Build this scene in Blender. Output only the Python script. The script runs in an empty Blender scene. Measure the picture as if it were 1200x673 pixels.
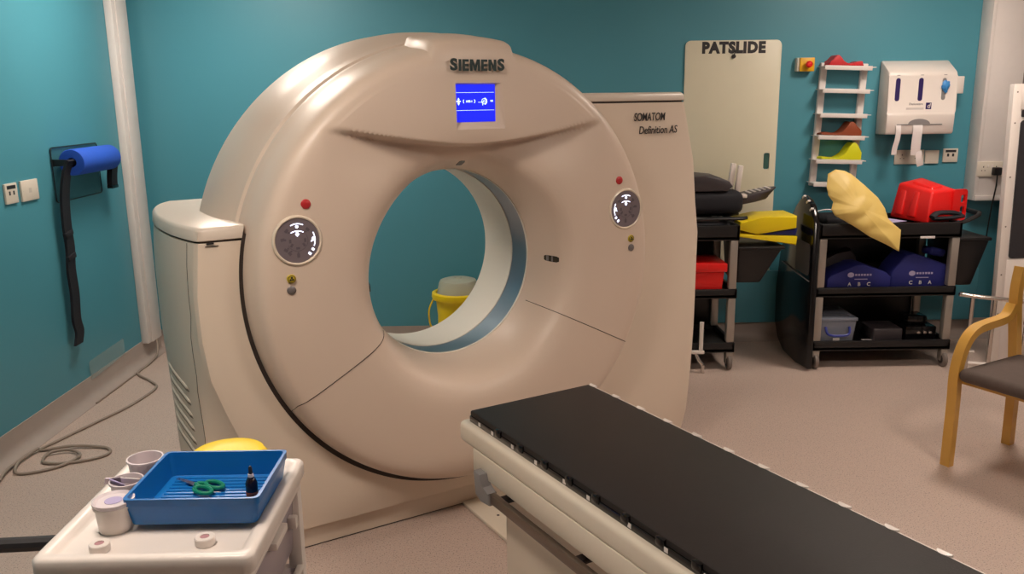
import bpy, bmesh, math, random
from mathutils import Vector, Matrix, Euler, noise
random.seed(7)
PI = math.pi
R = math.radians
S = bpy.context.scene
C = S.collection

# ------------------------------------------------------------------ materials
def lin(c):
    return tuple(((v / 12.92) if v <= .04045 else ((v + .055) / 1.055) ** 2.4) for v in [x / 255 for x in c]) + (1,)

def mat(name, rgb, rough=.5, metal=0., var=.04, vscale=9., bump=0., bscale=200., emit=0., trans=0., alpha=1., coat=0., spec=.5, rgb2=None):
    m = bpy.data.materials.new(name); m.use_nodes = True
    nt = m.node_tree; b = nt.nodes['Principled BSDF']; L = nt.links
    col = lin(rgb)
    tc = nt.nodes.new('ShaderNodeTexCoord')
    nz = nt.nodes.new('ShaderNodeTexNoise'); nz.inputs['Scale'].default_value = vscale; nz.inputs['Detail'].default_value = 4
    L.new(tc.outputs['Object'], nz.inputs['Vector'])
    mx = nt.nodes.new('ShaderNodeMix'); mx.data_type = 'RGBA'
    mx.inputs[6].default_value = lin(rgb2) if rgb2 else tuple(max(0, v * (1 - var * 2)) for v in col[:3]) + (1,)
    mx.inputs[7].default_value = tuple(min(1, v * (1 + (0 if rgb2 else var))) for v in col[:3]) + (1,)
    L.new(nz.outputs['Fac'], mx.inputs[0]); L.new(mx.outputs[2], b.inputs['Base Color'])
    b.inputs['Roughness'].default_value = rough; b.inputs['Metallic'].default_value = metal
    b.inputs['Specular IOR Level'].default_value = spec
    if coat: b.inputs['Coat Weight'].default_value = coat; b.inputs['Coat Roughness'].default_value = .15
    if bump:
        n2 = nt.nodes.new('ShaderNodeTexNoise'); n2.inputs['Scale'].default_value = bscale; n2.inputs['Detail'].default_value = 3
        L.new(tc.outputs['Object'], n2.inputs['Vector'])
        bp = nt.nodes.new('ShaderNodeBump'); bp.inputs['Strength'].default_value = bump; bp.inputs['Distance'].default_value = .004
        L.new(n2.outputs['Fac'], bp.inputs['Height']); L.new(bp.outputs['Normal'], b.inputs['Normal'])
    if emit:
        b.inputs['Emission Color'].default_value = col; b.inputs['Emission Strength'].default_value = emit
    if trans: b.inputs['Transmission Weight'].default_value = trans; b.inputs['IOR'].default_value = 1.3
    if alpha < 1: b.inputs['Alpha'].default_value = alpha
    return m

def floor_mat():
    m = mat('speckled vinyl floor', (192, 170, 158), .42, var=.03, vscale=2.5)
    nt = m.node_tree; b = nt.nodes['Principled BSDF']; L = nt.links
    tc = nt.nodes.new('ShaderNodeTexCoord')
    prev = b.inputs['Base Color'].links[0].from_socket
    for sc, c, lo, hi in ((170, (128, 116, 108), .60, .68), (210, (205, 196, 188), .62, .70)):
        n = nt.nodes.new('ShaderNodeTexNoise'); n.inputs['Scale'].default_value = sc; n.inputs['Detail'].default_value = 1
        L.new(tc.outputs['Object'], n.inputs['Vector'])
        r = nt.nodes.new('ShaderNodeMapRange'); r.inputs[1].default_value = lo; r.inputs[2].default_value = hi
        L.new(n.outputs['Fac'], r.inputs[0])
        mx = nt.nodes.new('ShaderNodeMix'); mx.data_type = 'RGBA'; mx.inputs[7].default_value = lin(c)
        L.new(r.outputs[0], mx.inputs[0]); L.new(prev, mx.inputs[6]); prev = mx.outputs[2]
    L.new(prev, b.inputs['Base Color'])
    return m

M = dict(
    teal=mat('teal wall paint', (74, 143, 160), .45, var=.03, vscale=1.5, bump=.08, bscale=120),
    teal_ledge=mat('teal boxing paint', (74, 143, 160), .4, var=.03),
    floor=floor_mat(),
    base=mat('coved vinyl skirting', (168, 154, 146), .45, var=.05),
    ceil=mat('white ceiling', (225, 222, 215), .8),
    greywall=mat('grey wall', (150, 142, 140), .6),
    plastic=mat('white trunking plastic', (222, 214, 210), .35),
    cream=mat('cream gantry shell', (216, 196, 179), .42, var=.015, vscale=3, coat=.03),
    cream2=mat('cream side cover', (220, 203, 185), .36, var=.015, vscale=3),
    capc=mat('pale cap', (210, 196, 182), .35, var=.02),
    liner=mat('white bore liner', (226, 220, 208), .4, var=.01),
    silver=mat('brushed silver scan window', (150, 158, 168), .32, metal=.85, var=.04, vscale=5),
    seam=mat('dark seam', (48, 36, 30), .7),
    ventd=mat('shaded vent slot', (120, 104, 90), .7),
    ink=mat('dark green ink', (32, 52, 52), .5),
    inkb=mat('dark ink', (38, 34, 36), .5),
    dial=mat('grey dial plate', (134, 122, 128), .32, metal=.3),
    dialsym=mat('dark dial symbols', (98, 88, 96), .4),
    dialring=mat('pale bezel', (226, 210, 190), .25, coat=.3),
    lit=mat('lit symbols', (225, 230, 255), .4, emit=2.2),
    red=mat('red button', (186, 40, 44), .35),
    yellowb=mat('yellow button', (190, 165, 30), .4),
    greyb=mat('grey button', (120, 114, 114), .35, metal=.3),
    screen=mat('blue screen', (22, 34, 232), .3, emit=1.0, var=.02),
    scrline=mat('screen lettering', (190, 215, 255), .4, emit=1.6),
    sensor=mat('smoked sensor window', (60, 54, 46), .15),
    mattress=mat('black mattress vinyl', (36, 31, 30), .5, var=.1, vscale=14, bump=.25, bscale=500, spec=.35),
    blackp=mat('black plastic', (22, 20, 22), .4, var=.1),
    blackg=mat('glossy black plastic', (16, 15, 17), .16, var=.1),
    blackf=mat('black webbing', (15, 14, 25), .75, var=.15, vscale=60, bump=.4, bscale=300),
    charcoal=mat('charcoal vinyl', (62, 56, 60), .5, var=.08),
    white=mat('white plastic', (224, 214, 207), .32, var=.02),
    tablew=mat('white table shell', (226, 214, 196), .3, var=.015, coat=.2),
    grey=mat('grey aluminium', (168, 160, 152), .35, metal=.5),
    steel=mat('satin steel rail', (128, 116, 106), .3, metal=.8),
    chrome=mat('chrome tube', (205, 198, 192), .18, metal=.95),
    handle=mat('grey plastic grip', (134, 130, 130), .5),
    tyre=mat('grey rubber tyre', (120, 110, 104), .7),
    patslide=mat('off white board', (219, 212, 188), .38, var=.015),
    yellow=mat('yellow plastic', (236, 204, 8), .35, var=.03),
    foamy=mat('yellow vinyl pad', (236, 208, 12), .45, var=.05),
    blue=mat('blue vinyl pad', (24, 34, 120), .5, var=.08),
    rollblue=mat('blue paper roll', (30, 84, 196), .8, var=.05, vscale=30),
    cushblue=mat('royal blue cushion cover', (25, 30, 108), .7, var=.08),
    khaki=mat('pale yellow pillow cover', (214, 184, 104), .5, var=.06, vscale=6, bump=.25, bscale=14),
    redp=mat('bright red plastic', (226, 26, 24), .35, var=.04),
    brown=mat('brown foam', (140, 66, 34), .55, var=.06),
    lime=mat('yellow foam', (214, 214, 20), .5, var=.05),
    redf=mat('red foam', (196, 24, 34), .5, var=.05),
    paper=mat('paper', (222, 214, 212), .8, var=.03),
    lilac=mat('lilac paper', (170, 160, 196), .8, var=.03),
    socket=mat('ivory socket plate', (216, 206, 192), .35),
    wood=mat('beech wood', (212, 162, 74), .4, var=.1, vscale=5, coat=.2),
    seat=mat('grey brown upholstery', (92, 78, 72), .85, var=.1, vscale=40, bump=.3, bscale=400),
    trayblue=mat('blue tray plastic', (16, 104, 176), .3, var=.03),
    clear=mat('clear plastic', (222, 216, 222), .2, alpha=.45, var=.01),
    lidc=mat('frosted clear lid', (206, 206, 186), .3, alpha=.55, var=.02),
    acrylic=mat('clear acrylic', (170, 196, 196), .12, alpha=.22, var=.01),
    plate=mat('tinted acrylic plate', (70, 120, 130), .15, alpha=.25, var=.01),
    tubp=mat('frosted tub plastic', (226, 214, 218), .35, alpha=.8, var=.01),
    drawer=mat('smoky translucent drawer', (172, 160, 168), .3, alpha=.75, var=.02),
    green=mat('green handle', (12, 120, 92), .35),
    scis=mat('steel blades', (150, 140, 150), .3, metal=.8),
    amber=mat('dark bottle', (24, 16, 24), .2),
    orange=mat('orange label', (190, 84, 34), .5),
    glass=mat('dark window', (52, 50, 54), .1, var=.1),
    violet=mat('violet slot', (44, 30, 92), .4),
    glove=mat('blue glove film', (60, 140, 210), .5, alpha=.9),
    cable=mat('grey cable', (150, 136, 124), .55),
    curtain=mat('grey curtain', (134, 126, 126), .7, var=.08),
    pinkc=mat('pink tape core', (176, 130, 136), .6),
    bluebox=mat('blue grip', (40, 54, 140), .4),
    boxclear=mat('clear storage box', (150, 156, 172), .2, alpha=.6, var=.02),
    tealp=mat('pale teal panel', (120, 160, 150), .4),
)

# ------------------------------------------------------------------ helpers
def finish(bm, name, m, parent=None, smooth=35, loc=None, rot=None):
    bmesh.ops.recalc_face_normals(bm, faces=bm.faces[:])
    me = bpy.data.meshes.new(name)
    if smooth:
        lim = R(smooth)
        for f in bm.faces: f.smooth = True
        for e in bm.edges:
            if len(e.link_faces) == 2 and e.calc_face_angle(0) > lim: e.smooth = False
    bm.to_mesh(me); bm.free()
    for mm in (m if isinstance(m, (list, tuple)) else [m]): me.materials.append(mm)
    o = bpy.data.objects.new(name, me); C.objects.link(o)
    if parent: o.parent = parent
    if loc: o.location = loc
    if rot: o.rotation_euler = rot
    return o

def new(): return bmesh.new()

def box(bm, c, s, rot=None, bev=0., seg=2):
    r = bmesh.ops.create_cube(bm, size=1); vs = r['verts']
    bmesh.ops.scale(bm, vec=s, verts=vs)
    if bev:
        es = list({e for v in vs for e in v.link_edges})
        rb = bmesh.ops.bevel(bm, geom=es, offset=bev, segments=seg, affect='EDGES', profile=.5)
        vs = list({v for f in rb['faces'] for v in f.verts} | {v for v in vs if v.is_valid})
    mt = Matrix.Translation(c) @ (Euler(rot).to_matrix().to_4x4() if rot else Matrix())
    bmesh.ops.transform(bm, matrix=mt, verts=vs)
    return vs

def b2(bm, lo, hi, bev=0., seg=2):
    return box(bm, [(a + b) / 2 for a, b in zip(lo, hi)], [b - a for a, b in zip(lo, hi)], None, bev, seg)

def tube(bm, pts, r, n=10, closed=False, flat=1.):
    pts = [Vector(p) for p in pts]; N = len(pts); rings = []
    up = None
    for i, p in enumerate(pts):
        if closed: t = pts[(i + 1) % N] - pts[i - 1]
        else: t = pts[min(i + 1, N - 1)] - pts[max(i - 1, 0)]
        t.normalize()
        if up is None:
            up = Vector((0, 0, 1)) if abs(t.z) < .9 else Vector((0, 1, 0))
        s = t.cross(up).normalized(); up = s.cross(t).normalized()
        rr = r[i] if isinstance(r, (list, tuple)) else r
        rings.append([bm.verts.new(p + s * math.cos(2 * PI * k / n) * rr + up * math.sin(2 * PI * k / n) * rr * flat) for k in range(n)])
    for i in range(N if closed else N - 1):
        a, b = rings[i], rings[(i + 1) % N]
        for k in range(n): bm.faces.new((a[k], a[(k + 1) % n], b[(k + 1) % n], b[k]))
    if not closed:
        bm.faces.new(rings[0][::-1]); bm.faces.new(rings[-1])

def ribbon(bm, pts, w, t, side):
    """rectangular strip swept along pts; w = width along fixed side vector, t = thickness"""
    pts = [Vector(p) for p in pts]; side = Vector(side).normalized(); rings = []
    for i, p in enumerate(pts):
        tg = (pts[min(i + 1, len(pts) - 1)] - pts[max(i - 1, 0)]).normalized()
        n = tg.cross(side).normalized()
        rings.append([bm.verts.new(p + side * a * w / 2 + n * b * t / 2) for a, b in ((-1, -1), (1, -1), (1, 1), (-1, 1))])
    for a, b in zip(rings, rings[1:]):
        for k in range(4): bm.faces.new((a[k], a[(k + 1) % 4], b[(k + 1) % 4], b[k]))
    bm.faces.new(rings[0][::-1]); bm.faces.new(rings[-1])

def smooth_pts(pts, k=6):
    P = [Vector(p) for p in pts]; out = []
    for i in range(len(P) - 1):
        a, b, c, d = P[max(i - 1, 0)], P[i], P[i + 1], P[min(i + 2, len(P) - 1)]
        for j in range(k):
            t = j / k
            out.append(.5 * ((2 * b) + (c - a) * t + (2 * a - 5 * b + 4 * c - d) * t * t + (3 * b - a - 3 * c + d) * t ** 3))
    out.append(P[-1]); return out

def lathe(bm, prof, n=32, center=(0, 0, 0), axis='Z', close=False, squash=1.):
    rings = []
    cx = Vector(center)
    for r, h in prof:
        ring = []
        for k in range(n):
            t = 2 * PI * k / n; x, y = r * math.cos(t), r * math.sin(t) * squash
            p = Vector((x, y, h)) if axis == 'Z' else (Vector((x, h, y)) if axis == 'Y' else Vector((h, x, y)))
            ring.append(bm.verts.new(cx + p))
        rings.append(ring)
    m = len(rings)
    for i in range(m if close else m - 1):
        a, b = rings[i], rings[(i + 1) % m]
        for k in range(n): bm.faces.new((a[k], a[(k + 1) % n], b[(k + 1) % n], b[k]))
    if not close:
        if prof[0][0] > 1e-6: bm.faces.new(rings[0][::-1])
        if prof[-1][0] > 1e-6: bm.faces.new(rings[-1])
    bmesh.ops.remove_doubles(bm, verts=bm.verts[:], dist=1e-7)

def prism(bm, poly, d0, d1, plane='XZ', bev=0.):
    """polygon extruded along the remaining axis from d0 to d1"""
    def P(u, v, d):
        return {'XZ': (u, d, v), 'YZ': (d, u, v), 'XY': (u, v, d)}[plane]
    a = [bm.verts.new(P(u, v, d0)) for u, v in poly]; b = [bm.verts.new(P(u, v, d1)) for u, v in poly]
    fs = [bm.faces.new(a), bm.faces.new(b[::-1])]
    n = len(poly)
    for k in range(n): fs.append(bm.faces.new((a[k], b[k], b[(k + 1) % n], a[(k + 1) % n])))
    if bev:
        es = list(fs[0].edges) + list(fs[1].edges)
        bmesh.ops.bevel(bm, geom=es, offset=bev, segments=2, affect='EDGES', profile=.5)

def rrect(x0, x1, z0, z1, r, n=5):
    out = []
    for cx, cz, a0 in ((x1 - r, z1 - r, 0), (x0 + r, z1 - r, 90), (x0 + r, z0 + r, 180), (x1 - r, z0 + r, 270)):
        for k in range(n + 1):
            a = R(a0 + 90 * k / n); out.append((cx + r * math.cos(a), cz + r * math.sin(a)))
    return out

def thing(name, label, cat, loc=(0, 0, 0), rz=0., group=None):
    o = bpy.data.objects.new(name, None); C.objects.link(o); o.empty_display_size = .05
    o.location = loc; o.rotation_euler = (0, 0, rz)
    return tag(o, label, cat, group)

def tag(o, label, cat, group=None):
    o['label'] = label; o['category'] = cat
    if group: o['group'] = group
    return o

def struct(name, bm, m, smooth=30):
    o = finish(bm, name, m, None, smooth); o['kind'] = 'structure'; return o

def lettering(name, body, size, m, parent, loc, rot=(PI / 2, 0, 0), off=.0, ext=.0006, align='CENTER', shear=0., width=None, space=1.):
    cu = bpy.data.curves.new(name, 'FONT'); cu.body = body; cu.size = size; cu.offset = off; cu.extrude = ext
    cu.align_x = align; cu.align_y = 'CENTER'; cu.shear = shear; cu.space_character = space; cu.resolution_u = 3
    t = bpy.data.objects.new(name + '_curve', cu); C.objects.link(t)
    bpy.context.view_layer.update()
    dg = bpy.context.evaluated_depsgraph_get()
    me = bpy.data.meshes.new_from_object(t.evaluated_get(dg))
    bpy.data.objects.remove(t); bpy.data.curves.remove(cu)
    if width:
        xs = [v.co.x for v in me.vertices]; k = width / (max(xs) - min(xs))
        for v in me.vertices: v.co.x *= k
    me.materials.clear(); me.materials.append(m)
    o = bpy.data.objects.new(name, me); C.objects.link(o); o.parent = parent; o.location = loc; o.rotation_euler = rot
    return o

def cut(o, cutter, smooth=35):
    md = o.modifiers.new('cut', 'BOOLEAN'); md.operation = 'DIFFERENCE'; md.object = cutter; md.solver = 'EXACT'
    bpy.context.view_layer.update()
    dg = bpy.context.evaluated_depsgraph_get()
    me = bpy.data.meshes.new_from_object(o.evaluated_get(dg))
    o.modifiers.remove(md); old = o.data; mats = list(old.materials)
    o.data = me
    me.materials.clear()
    me.materials.append(mats[0])
    for p in me.polygons: p.material_index = 0
    bpy.data.meshes.remove(old)
    bm = bmesh.new(); bm.from_mesh(me)
    for f in bm.faces: f.smooth = True
    for e in bm.edges: e.smooth = not (len(e.link_faces) == 2 and e.calc_face_angle(0) > R(smooth))
    bm.to_mesh(me); bm.free()

def scrap(bm):
    me = bpy.data.meshes.new('scrap'); bmesh.ops.recalc_face_normals(bm, faces=bm.faces[:]); bm.to_mesh(me); bm.free()
    o = bpy.data.objects.new('scrap', me); C.objects.link(o); return o

def drop(o):
    me = o.data; bpy.data.objects.remove(o); bpy.data.meshes.remove(me)

def tree(o):
    return [o] + [c for k in o.children for c in tree(k)]

def dup(root, loc=None, rz=None, label=None, group=None):
    r = root.copy(); C.objects.link(r)
    if loc is not None: r.location = loc
    if rz is not None: r.rotation_euler = (0, 0, rz)
    if label: r['label'] = label
    if group: r['group'] = group
    for ch in list(root.children):
        c = ch.copy(); C.objects.link(c); c.parent = r
        for g in ch.children:
            d = g.copy(); C.objects.link(d); d.parent = c
    return r

def interp(x, tab):
    if x <= tab[0][0]: return tab[0][1]
    for (a, u), (b, v) in zip(tab, tab[1:]):
        if x <= b: return u + (v - u) * (x - a) / (b - a)
    return tab[-1][1]

def sm(t):
    t = min(1, max(0, t)); return t * t * (3 - 2 * t)

# ------------------------------------------------------------------ camera
HC = 1.7058
cam = bpy.data.objects.new('camera', bpy.data.cameras.new('camera')); C.objects.link(cam)
cam.data.sensor_width = 36; cam.data.lens = 985.68 / 1200 * 36; cam.data.clip_start = .05
pitch, yaw, roll = .2227, .0078, -.0126
F = Vector((math.sin(yaw) * math.cos(pitch), math.cos(yaw) * math.cos(pitch), -math.sin(pitch)))
R0 = Vector((math.cos(yaw), -math.sin(yaw), 0)); U0 = R0.cross(F)
Rr = math.cos(roll) * R0 + math.sin(roll) * U0; Ur = -math.sin(roll) * R0 + math.cos(roll) * U0
mw = Matrix((Rr, Ur, -F)).transposed().to_4x4(); mw.translation = (0, 0, HC)
cam.matrix_world = mw
S.camera = cam

# ------------------------------------------------------------------ room
YB, XL, XR, YF, ZC = 5.75, -2.45, 3.95, -1.6, 2.75
bm = new(); b2(bm, (XL - .1, YF - .1, -.1), (XR + .1, YB + .1, 0)); struct('floor', bm, M['floor'])
bm = new(); b2(bm, (XL - .1, YF - .1, ZC), (XR + .1, YB + .1, ZC + .1)); struct('ceiling', bm, M['ceil'])
bm = new(); b2(bm, (XL - .1, YB, 0), (XR + .1, YB + .1, ZC)); struct('wall_back', bm, M['teal'])
bm = new(); b2(bm, (XL - .1, YF, 0), (XL, YB, ZC)); struct('wall_left', bm, M['teal'])
bm = new(); b2(bm, (XR, YF, 0), (XR + .1, YB, ZC)); struct('wall_right', bm, M['greywall'])
bm = new(); b2(bm, (XL - .1, YF - .1, 0), (XR + .1, YF, ZC)); struct('wall_front', bm, M['greywall'])
# coved skirting: profile swept along each wall
cove = [(0, .132), (.006, .132), (.006, .06), (.012, .035), (.025, .016), (.045, .006), (.075, .002), (.075, 0), (0, 0)]
bm = new(); prism(bm, [(YB - u, v) for u, v in cove], XL, XR, 'YZ'); struct('baseboard_back', bm, M['base'], 50)
bm = new(); prism(bm, [(XL + u, v) for u, v in cove], YF, YB - .004, 'XZ'); struct('baseboard_left', bm, M['base'], 50)
# teal boxed-in band along the foot of the back wall
bm = new(); b2(bm, (.55, YB - .045, .132), (3.30, YB, .50), .006); struct('trim_1', bm, M['teal_ledge'])
# white vertical trunking beside the left corner
bm = new(); b2(bm, (XL, 5.452, .115), (XL + .05, 5.655, ZC), .006)
b2(bm, (XL + .05, 5.50, .115), (XL + .056, 5.655, ZC), .002); struct('trim_2', bm, M['plastic'])
# pale boxed-in pipe casing at the right of the back wall
bm = new(); b2(bm, (3.15, YB - .13, .985), (3.40, YB, ZC), .006); b2(bm, (3.155, YB - .15, .985), (3.40, YB - .13, 1.02), .004)
b2(bm, (3.15, YB - .138, 1.02), (3.175, YB - .13, ZC), .002); struct('trim_3', bm, M['plastic'])

# ceiling luminaires
proto = None
for x, y, lab in ((-1.6, 4.6, 'recessed ceiling light panel above the scanner near the back wall'), (2.6, 4.4, 'recessed ceiling light panel above the black trolleys'),
                  (-.9, 1.6, 'recessed ceiling light panel above the white supplies cart'), (2.15, 1.6, 'recessed ceiling light panel above the foot of the black table')):
    if proto is None:
        proto = thing('ceiling_light', lab, 'ceiling light', (x, y, ZC), 0, 'ceiling light panels')
        bm = new()
        for sx in (-1, 1): box(bm, (sx * .29, 0, -.006), (.02, .6, .012)); box(bm, (0, sx * .29, -.006), (.56, .02, .012))
        finish(bm, 'light_frame', M['white'], proto)
        bm = new(); box(bm, (0, 0, -.003), (.56, .56, .006)); finish(bm, 'diffuser', mat('lit diffuser', (255, 239, 224), .6, emit=38.), proto)
    else:
        dup(proto, (x, y, ZC), label=lab)

# ------------------------------------------------------------------ scanner
PHI = .5253
GX, GY = -.2409, 3.4701
def gw(a, b, z): return (GX + a * math.cos(PHI) - b * math.sin(PHI), GY + a * math.sin(PHI) + b * math.cos(PHI), z)
gan = thing('ct_scanner', 'large cream ring-shaped CT scanner with a round bore and small blue screen', 'scanner', (GX, GY, 0), PHI)
ZI = 1.03
ctrl = [(.392, 0), (.399, -.07), (.412, -.14), (.432, -.205), (.462, -.250), (.505, -.273), (.56, -.283), (.65, -.286), (.75, -.285), (.81, -.279), (.838, -.266), (.855, -.246), (.865, -.215), (.872, -.17), (.878, -.11), (.890, -.06)]
face = []
for i in range(len(ctrl) - 1):
    k = 3 if i not in (5, 6, 7) else 8
    face += [tuple(p)[:2] for p in smooth_pts([(*c, 0) for c in ctrl[max(0, i - 1):i + 3]], k)][(k if i else 0):(2 * k if i else k)]
face.append(ctrl[-1])
fr = sorted((r, b) for r, b in face if r < .845)
def visor_z(a): return 1.535 + .0725 * (min(abs(a), .62) / .55) ** 1.6
def visor_d(a):
    t = abs(a) / .60
    return 0 if t >= 1 else .085 * (1 - t * t) ** 1.1
def surf_b(r, th, b):
    """front shell depth at polar (r, th) with the visor overhang"""
    a, z = r * math.cos(th), ZI + r * math.sin(th)
    if z < ZI + .2 or r > .83: return b
    zc, D = visor_z(a), visor_d(a)
    if D <= 0: return b
    d = zc - z
    if d <= 0: return b - .012 * (1 - sm(-d / .25)) * (D / .085) * (1 if r < .8 else 0)
    w = sm(d / .016) * math.exp(-(d / .17) ** 2)
    wb = sm((b + .02) / -.18)                       # fade into the bore lip
    return b + D * w * wb - .012 * (1 - sm(d / .016)) * (D / .085)
def head(th):
    d = (math.degrees(th) - 90)
    return sm((d + 12.2) / 1.6) * sm((12.2 - d) / 1.6)
NT = 360
def front_pt(r, b, th):
    h = head(th)
    b2_ = surf_b(r, th, b)
    if r > .80:
        k = sm((r - .80) / .04); fade = sm((.93 - r) / .05) if b > -.1 else 1
        r = r + .033 * h * k * fade
    return Vector((r * math.cos(th), b2_, ZI + r * math.sin(th)))
bm = new(); rings = []
# finer radial steps in the visor zone
fine = []
for (r0, q0), (r1, q1) in zip(face, face[1:]):
    n = 3 if .42 < r0 < .8 else 1
    for j in range(n): fine.append((r0 + (r1 - r0) * j / n, q0 + (q1 - q0) * j / n))
fine.append(face[-1])
back = [(.872, -.03), (.80, .02), (.60, .02), (.41, .02), (.394, .006)]
for r, b in fine: rings.append([bm.verts.new(front_pt(r, b, 2 * PI * k / NT)) for k in range(NT)])
for r, b in back: rings.append([bm.verts.new((r * math.cos(2 * PI * k / NT), b, ZI + r * math.sin(2 * PI * k / NT))) for k in range(NT)])
m_ = len(rings)
for i in range(m_):
    a, b = rings[i], rings[(i + 1) % m_]
    for k in range(NT): bm.faces.new((a[k], a[(k + 1) % NT], b[(k + 1) % NT], b[k]))
fc = finish(bm, 'front_cover', M['cream'], gan, 50)
# recess for the display
bm = new()
q0 = [(-.084, 1.614), (.086, 1.614), (.086, 1.753), (-.084, 1.753)]; q1 = [(-.090, 1.588), (.116, 1.588), (.116, 1.759), (-.090, 1.759)]
va = [bm.verts.new((x, -.272, z)) for x, z in q0]; vb = [bm.verts.new((x, -.36, z0 + (z - z0) * 3)) for (x, z), (x0, z0) in zip(q1, q1)]
vb = [bm.verts.new((x0 + (x - x0) * 3.2, -.344, z0 + (z - z0) * 3.2)) for (x, z), (x0, z0) in zip(q1, q0)]
for v in [v for v in bm.verts if not v.link_edges and v not in va and v not in vb]: bm.verts.remove(v)
bm.faces.new(va); bm.faces.new(vb[::-1])
for k in range(4): bm.faces.new((va[k], vb[k], vb[(k + 1) % 4], va[(k + 1) % 4]))
ct = scrap(bm); ct.parent = gan; cut(fc, ct, 50); drop(ct)
# display
YS = -.274
bm = new(); b2(bm, (-.083, YS, 1.615), (.085, YS + .004, 1.752)); scr = finish(bm, 'display_screen', M['screen'], gan)
bm = new()
for z in (1.722, 1.657): b2(bm, (-.080, YS - .001, z), (.080, YS, z + .0012))
finish(bm, 'screen_lines', M['scrline'], scr)
bm = new()
def arc2(bm, cx, cz, r, a0, a1, w, y, n=16, d=.0008):
    pa = []
    for k in range(n + 1):
        a = R(a0 + (a1 - a0) * k / n); pa.append((math.cos(a), math.sin(a)))
    prism(bm, [(cx + c * (r + w / 2), cz + s * (r + w / 2)) for c, s in pa] + [(cx + c * (r - w / 2), cz + s * (r - w / 2)) for c, s in pa[::-1]], y - d, y)
arc2(bm, .037, 1.690, .011, -70, 80, .005, YS); arc2(bm, .037, 1.690, .010, 80, 290, .0018, YS); arc2(bm, .037, 1.690, .004, 0, 350, .0015, YS)
b2(bm, (.012, YS - .001, 1.686), (.037, YS, 1.6875)); b2(bm, (.030, YS - .001, 1.675), (.032, YS, 1.690)); finish(bm, 'ring_icon', M['scrline'], scr)
bm = new()
for s_ in (-1, 1): prism(bm, [(-.076, 1.690 + s_ * .006), (-.066, 1.690 + s_ * .006), (-.071, 1.690 + s_ * .014)], YS - .001, YS)
b2(bm, (-.080, YS - .001, 1.6885), (-.062, YS, 1.6925)); box(bm, (-.071, YS - .0005, 1.690), (.010, .001, .010), (0, R(45), 0)); finish(bm, 'move_icon', M['scrline'], scr)
bm = new(); arc2(bm, -.043, 1.6905, .008, 130, 230, .0025, YS); finish(bm, 'bracket_icon', M['scrline'], scr)
bm = new(); arc2(bm, -.010, 1.6905, .008, -50, 50, .003, YS); finish(bm, 'bracket_icon', M['scrline'], scr)
lettering('screen_text', 'HFS-1', .011, M['scrline'], scr, (-.026, YS - .0005, 1.690), off=.0003)
lettering('screen_text', '0.0', .009, M['scrline'], scr, (.070, YS - .0005, 1.691), off=.0003)
def brand():
    h, t, y, z0 = .0415, .0108, -.2975, 1.8000
    W_ = dict(S=.031, I=.011, E=.0265, M=.0425, N=.0335)
    x = -.114
    for c in 'SIEMENS':
        w = W_[c]
        if c == 'S':
            lettering('brand_letter', 'S', .0555, M['ink'], gan, (x + w / 2, y, z0 + h / 2), off=.0026, width=w)
        else:
            if c == 'I': P = [(0, 0), (0, h), (w, h), (w, 0)]
            if c == 'E': P = [(0, 0), (0, h), (w, h), (w, h - .0088), (t, h - .0088), (t, h * .5 + .0042), (w * .93, h * .5 + .0042), (w * .93, h * .5 - .0042), (t, h * .5 - .0042), (t, .0088), (w, .0088), (w, 0)]
            if c == 'M': P = [(0, 0), (0, h), (t * 1.25, h), (w / 2, h * .42), (w - t * 1.25, h), (w, h), (w, 0), (w - t * .95, 0), (w - t * .95, h * .62), (w / 2 + t * .35, h * .02), (w / 2 - t * .35, h * .02), (t * .95, h * .62), (t * .95, 0)]
            if c == 'N': P = [(0, 0), (0, h), (t * 1.15, h), (w - t, h * .40), (w - t, h), (w, h), (w, 0), (w - t * 1.15, 0), (t, h * .60), (t, 0)]
            bm = new(); prism(bm, [(x + u, z0 + v) for u, v in P], y - .0006, y + .0006); finish(bm, 'brand_letter', M['ink'], gan)
        x += w + .0045
brand()

def front_b(a, z):
    r = math.hypot(a, z - ZI); th = math.atan2(z - ZI, a)
    return surf_b(r, th, interp(r, fr))
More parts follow.
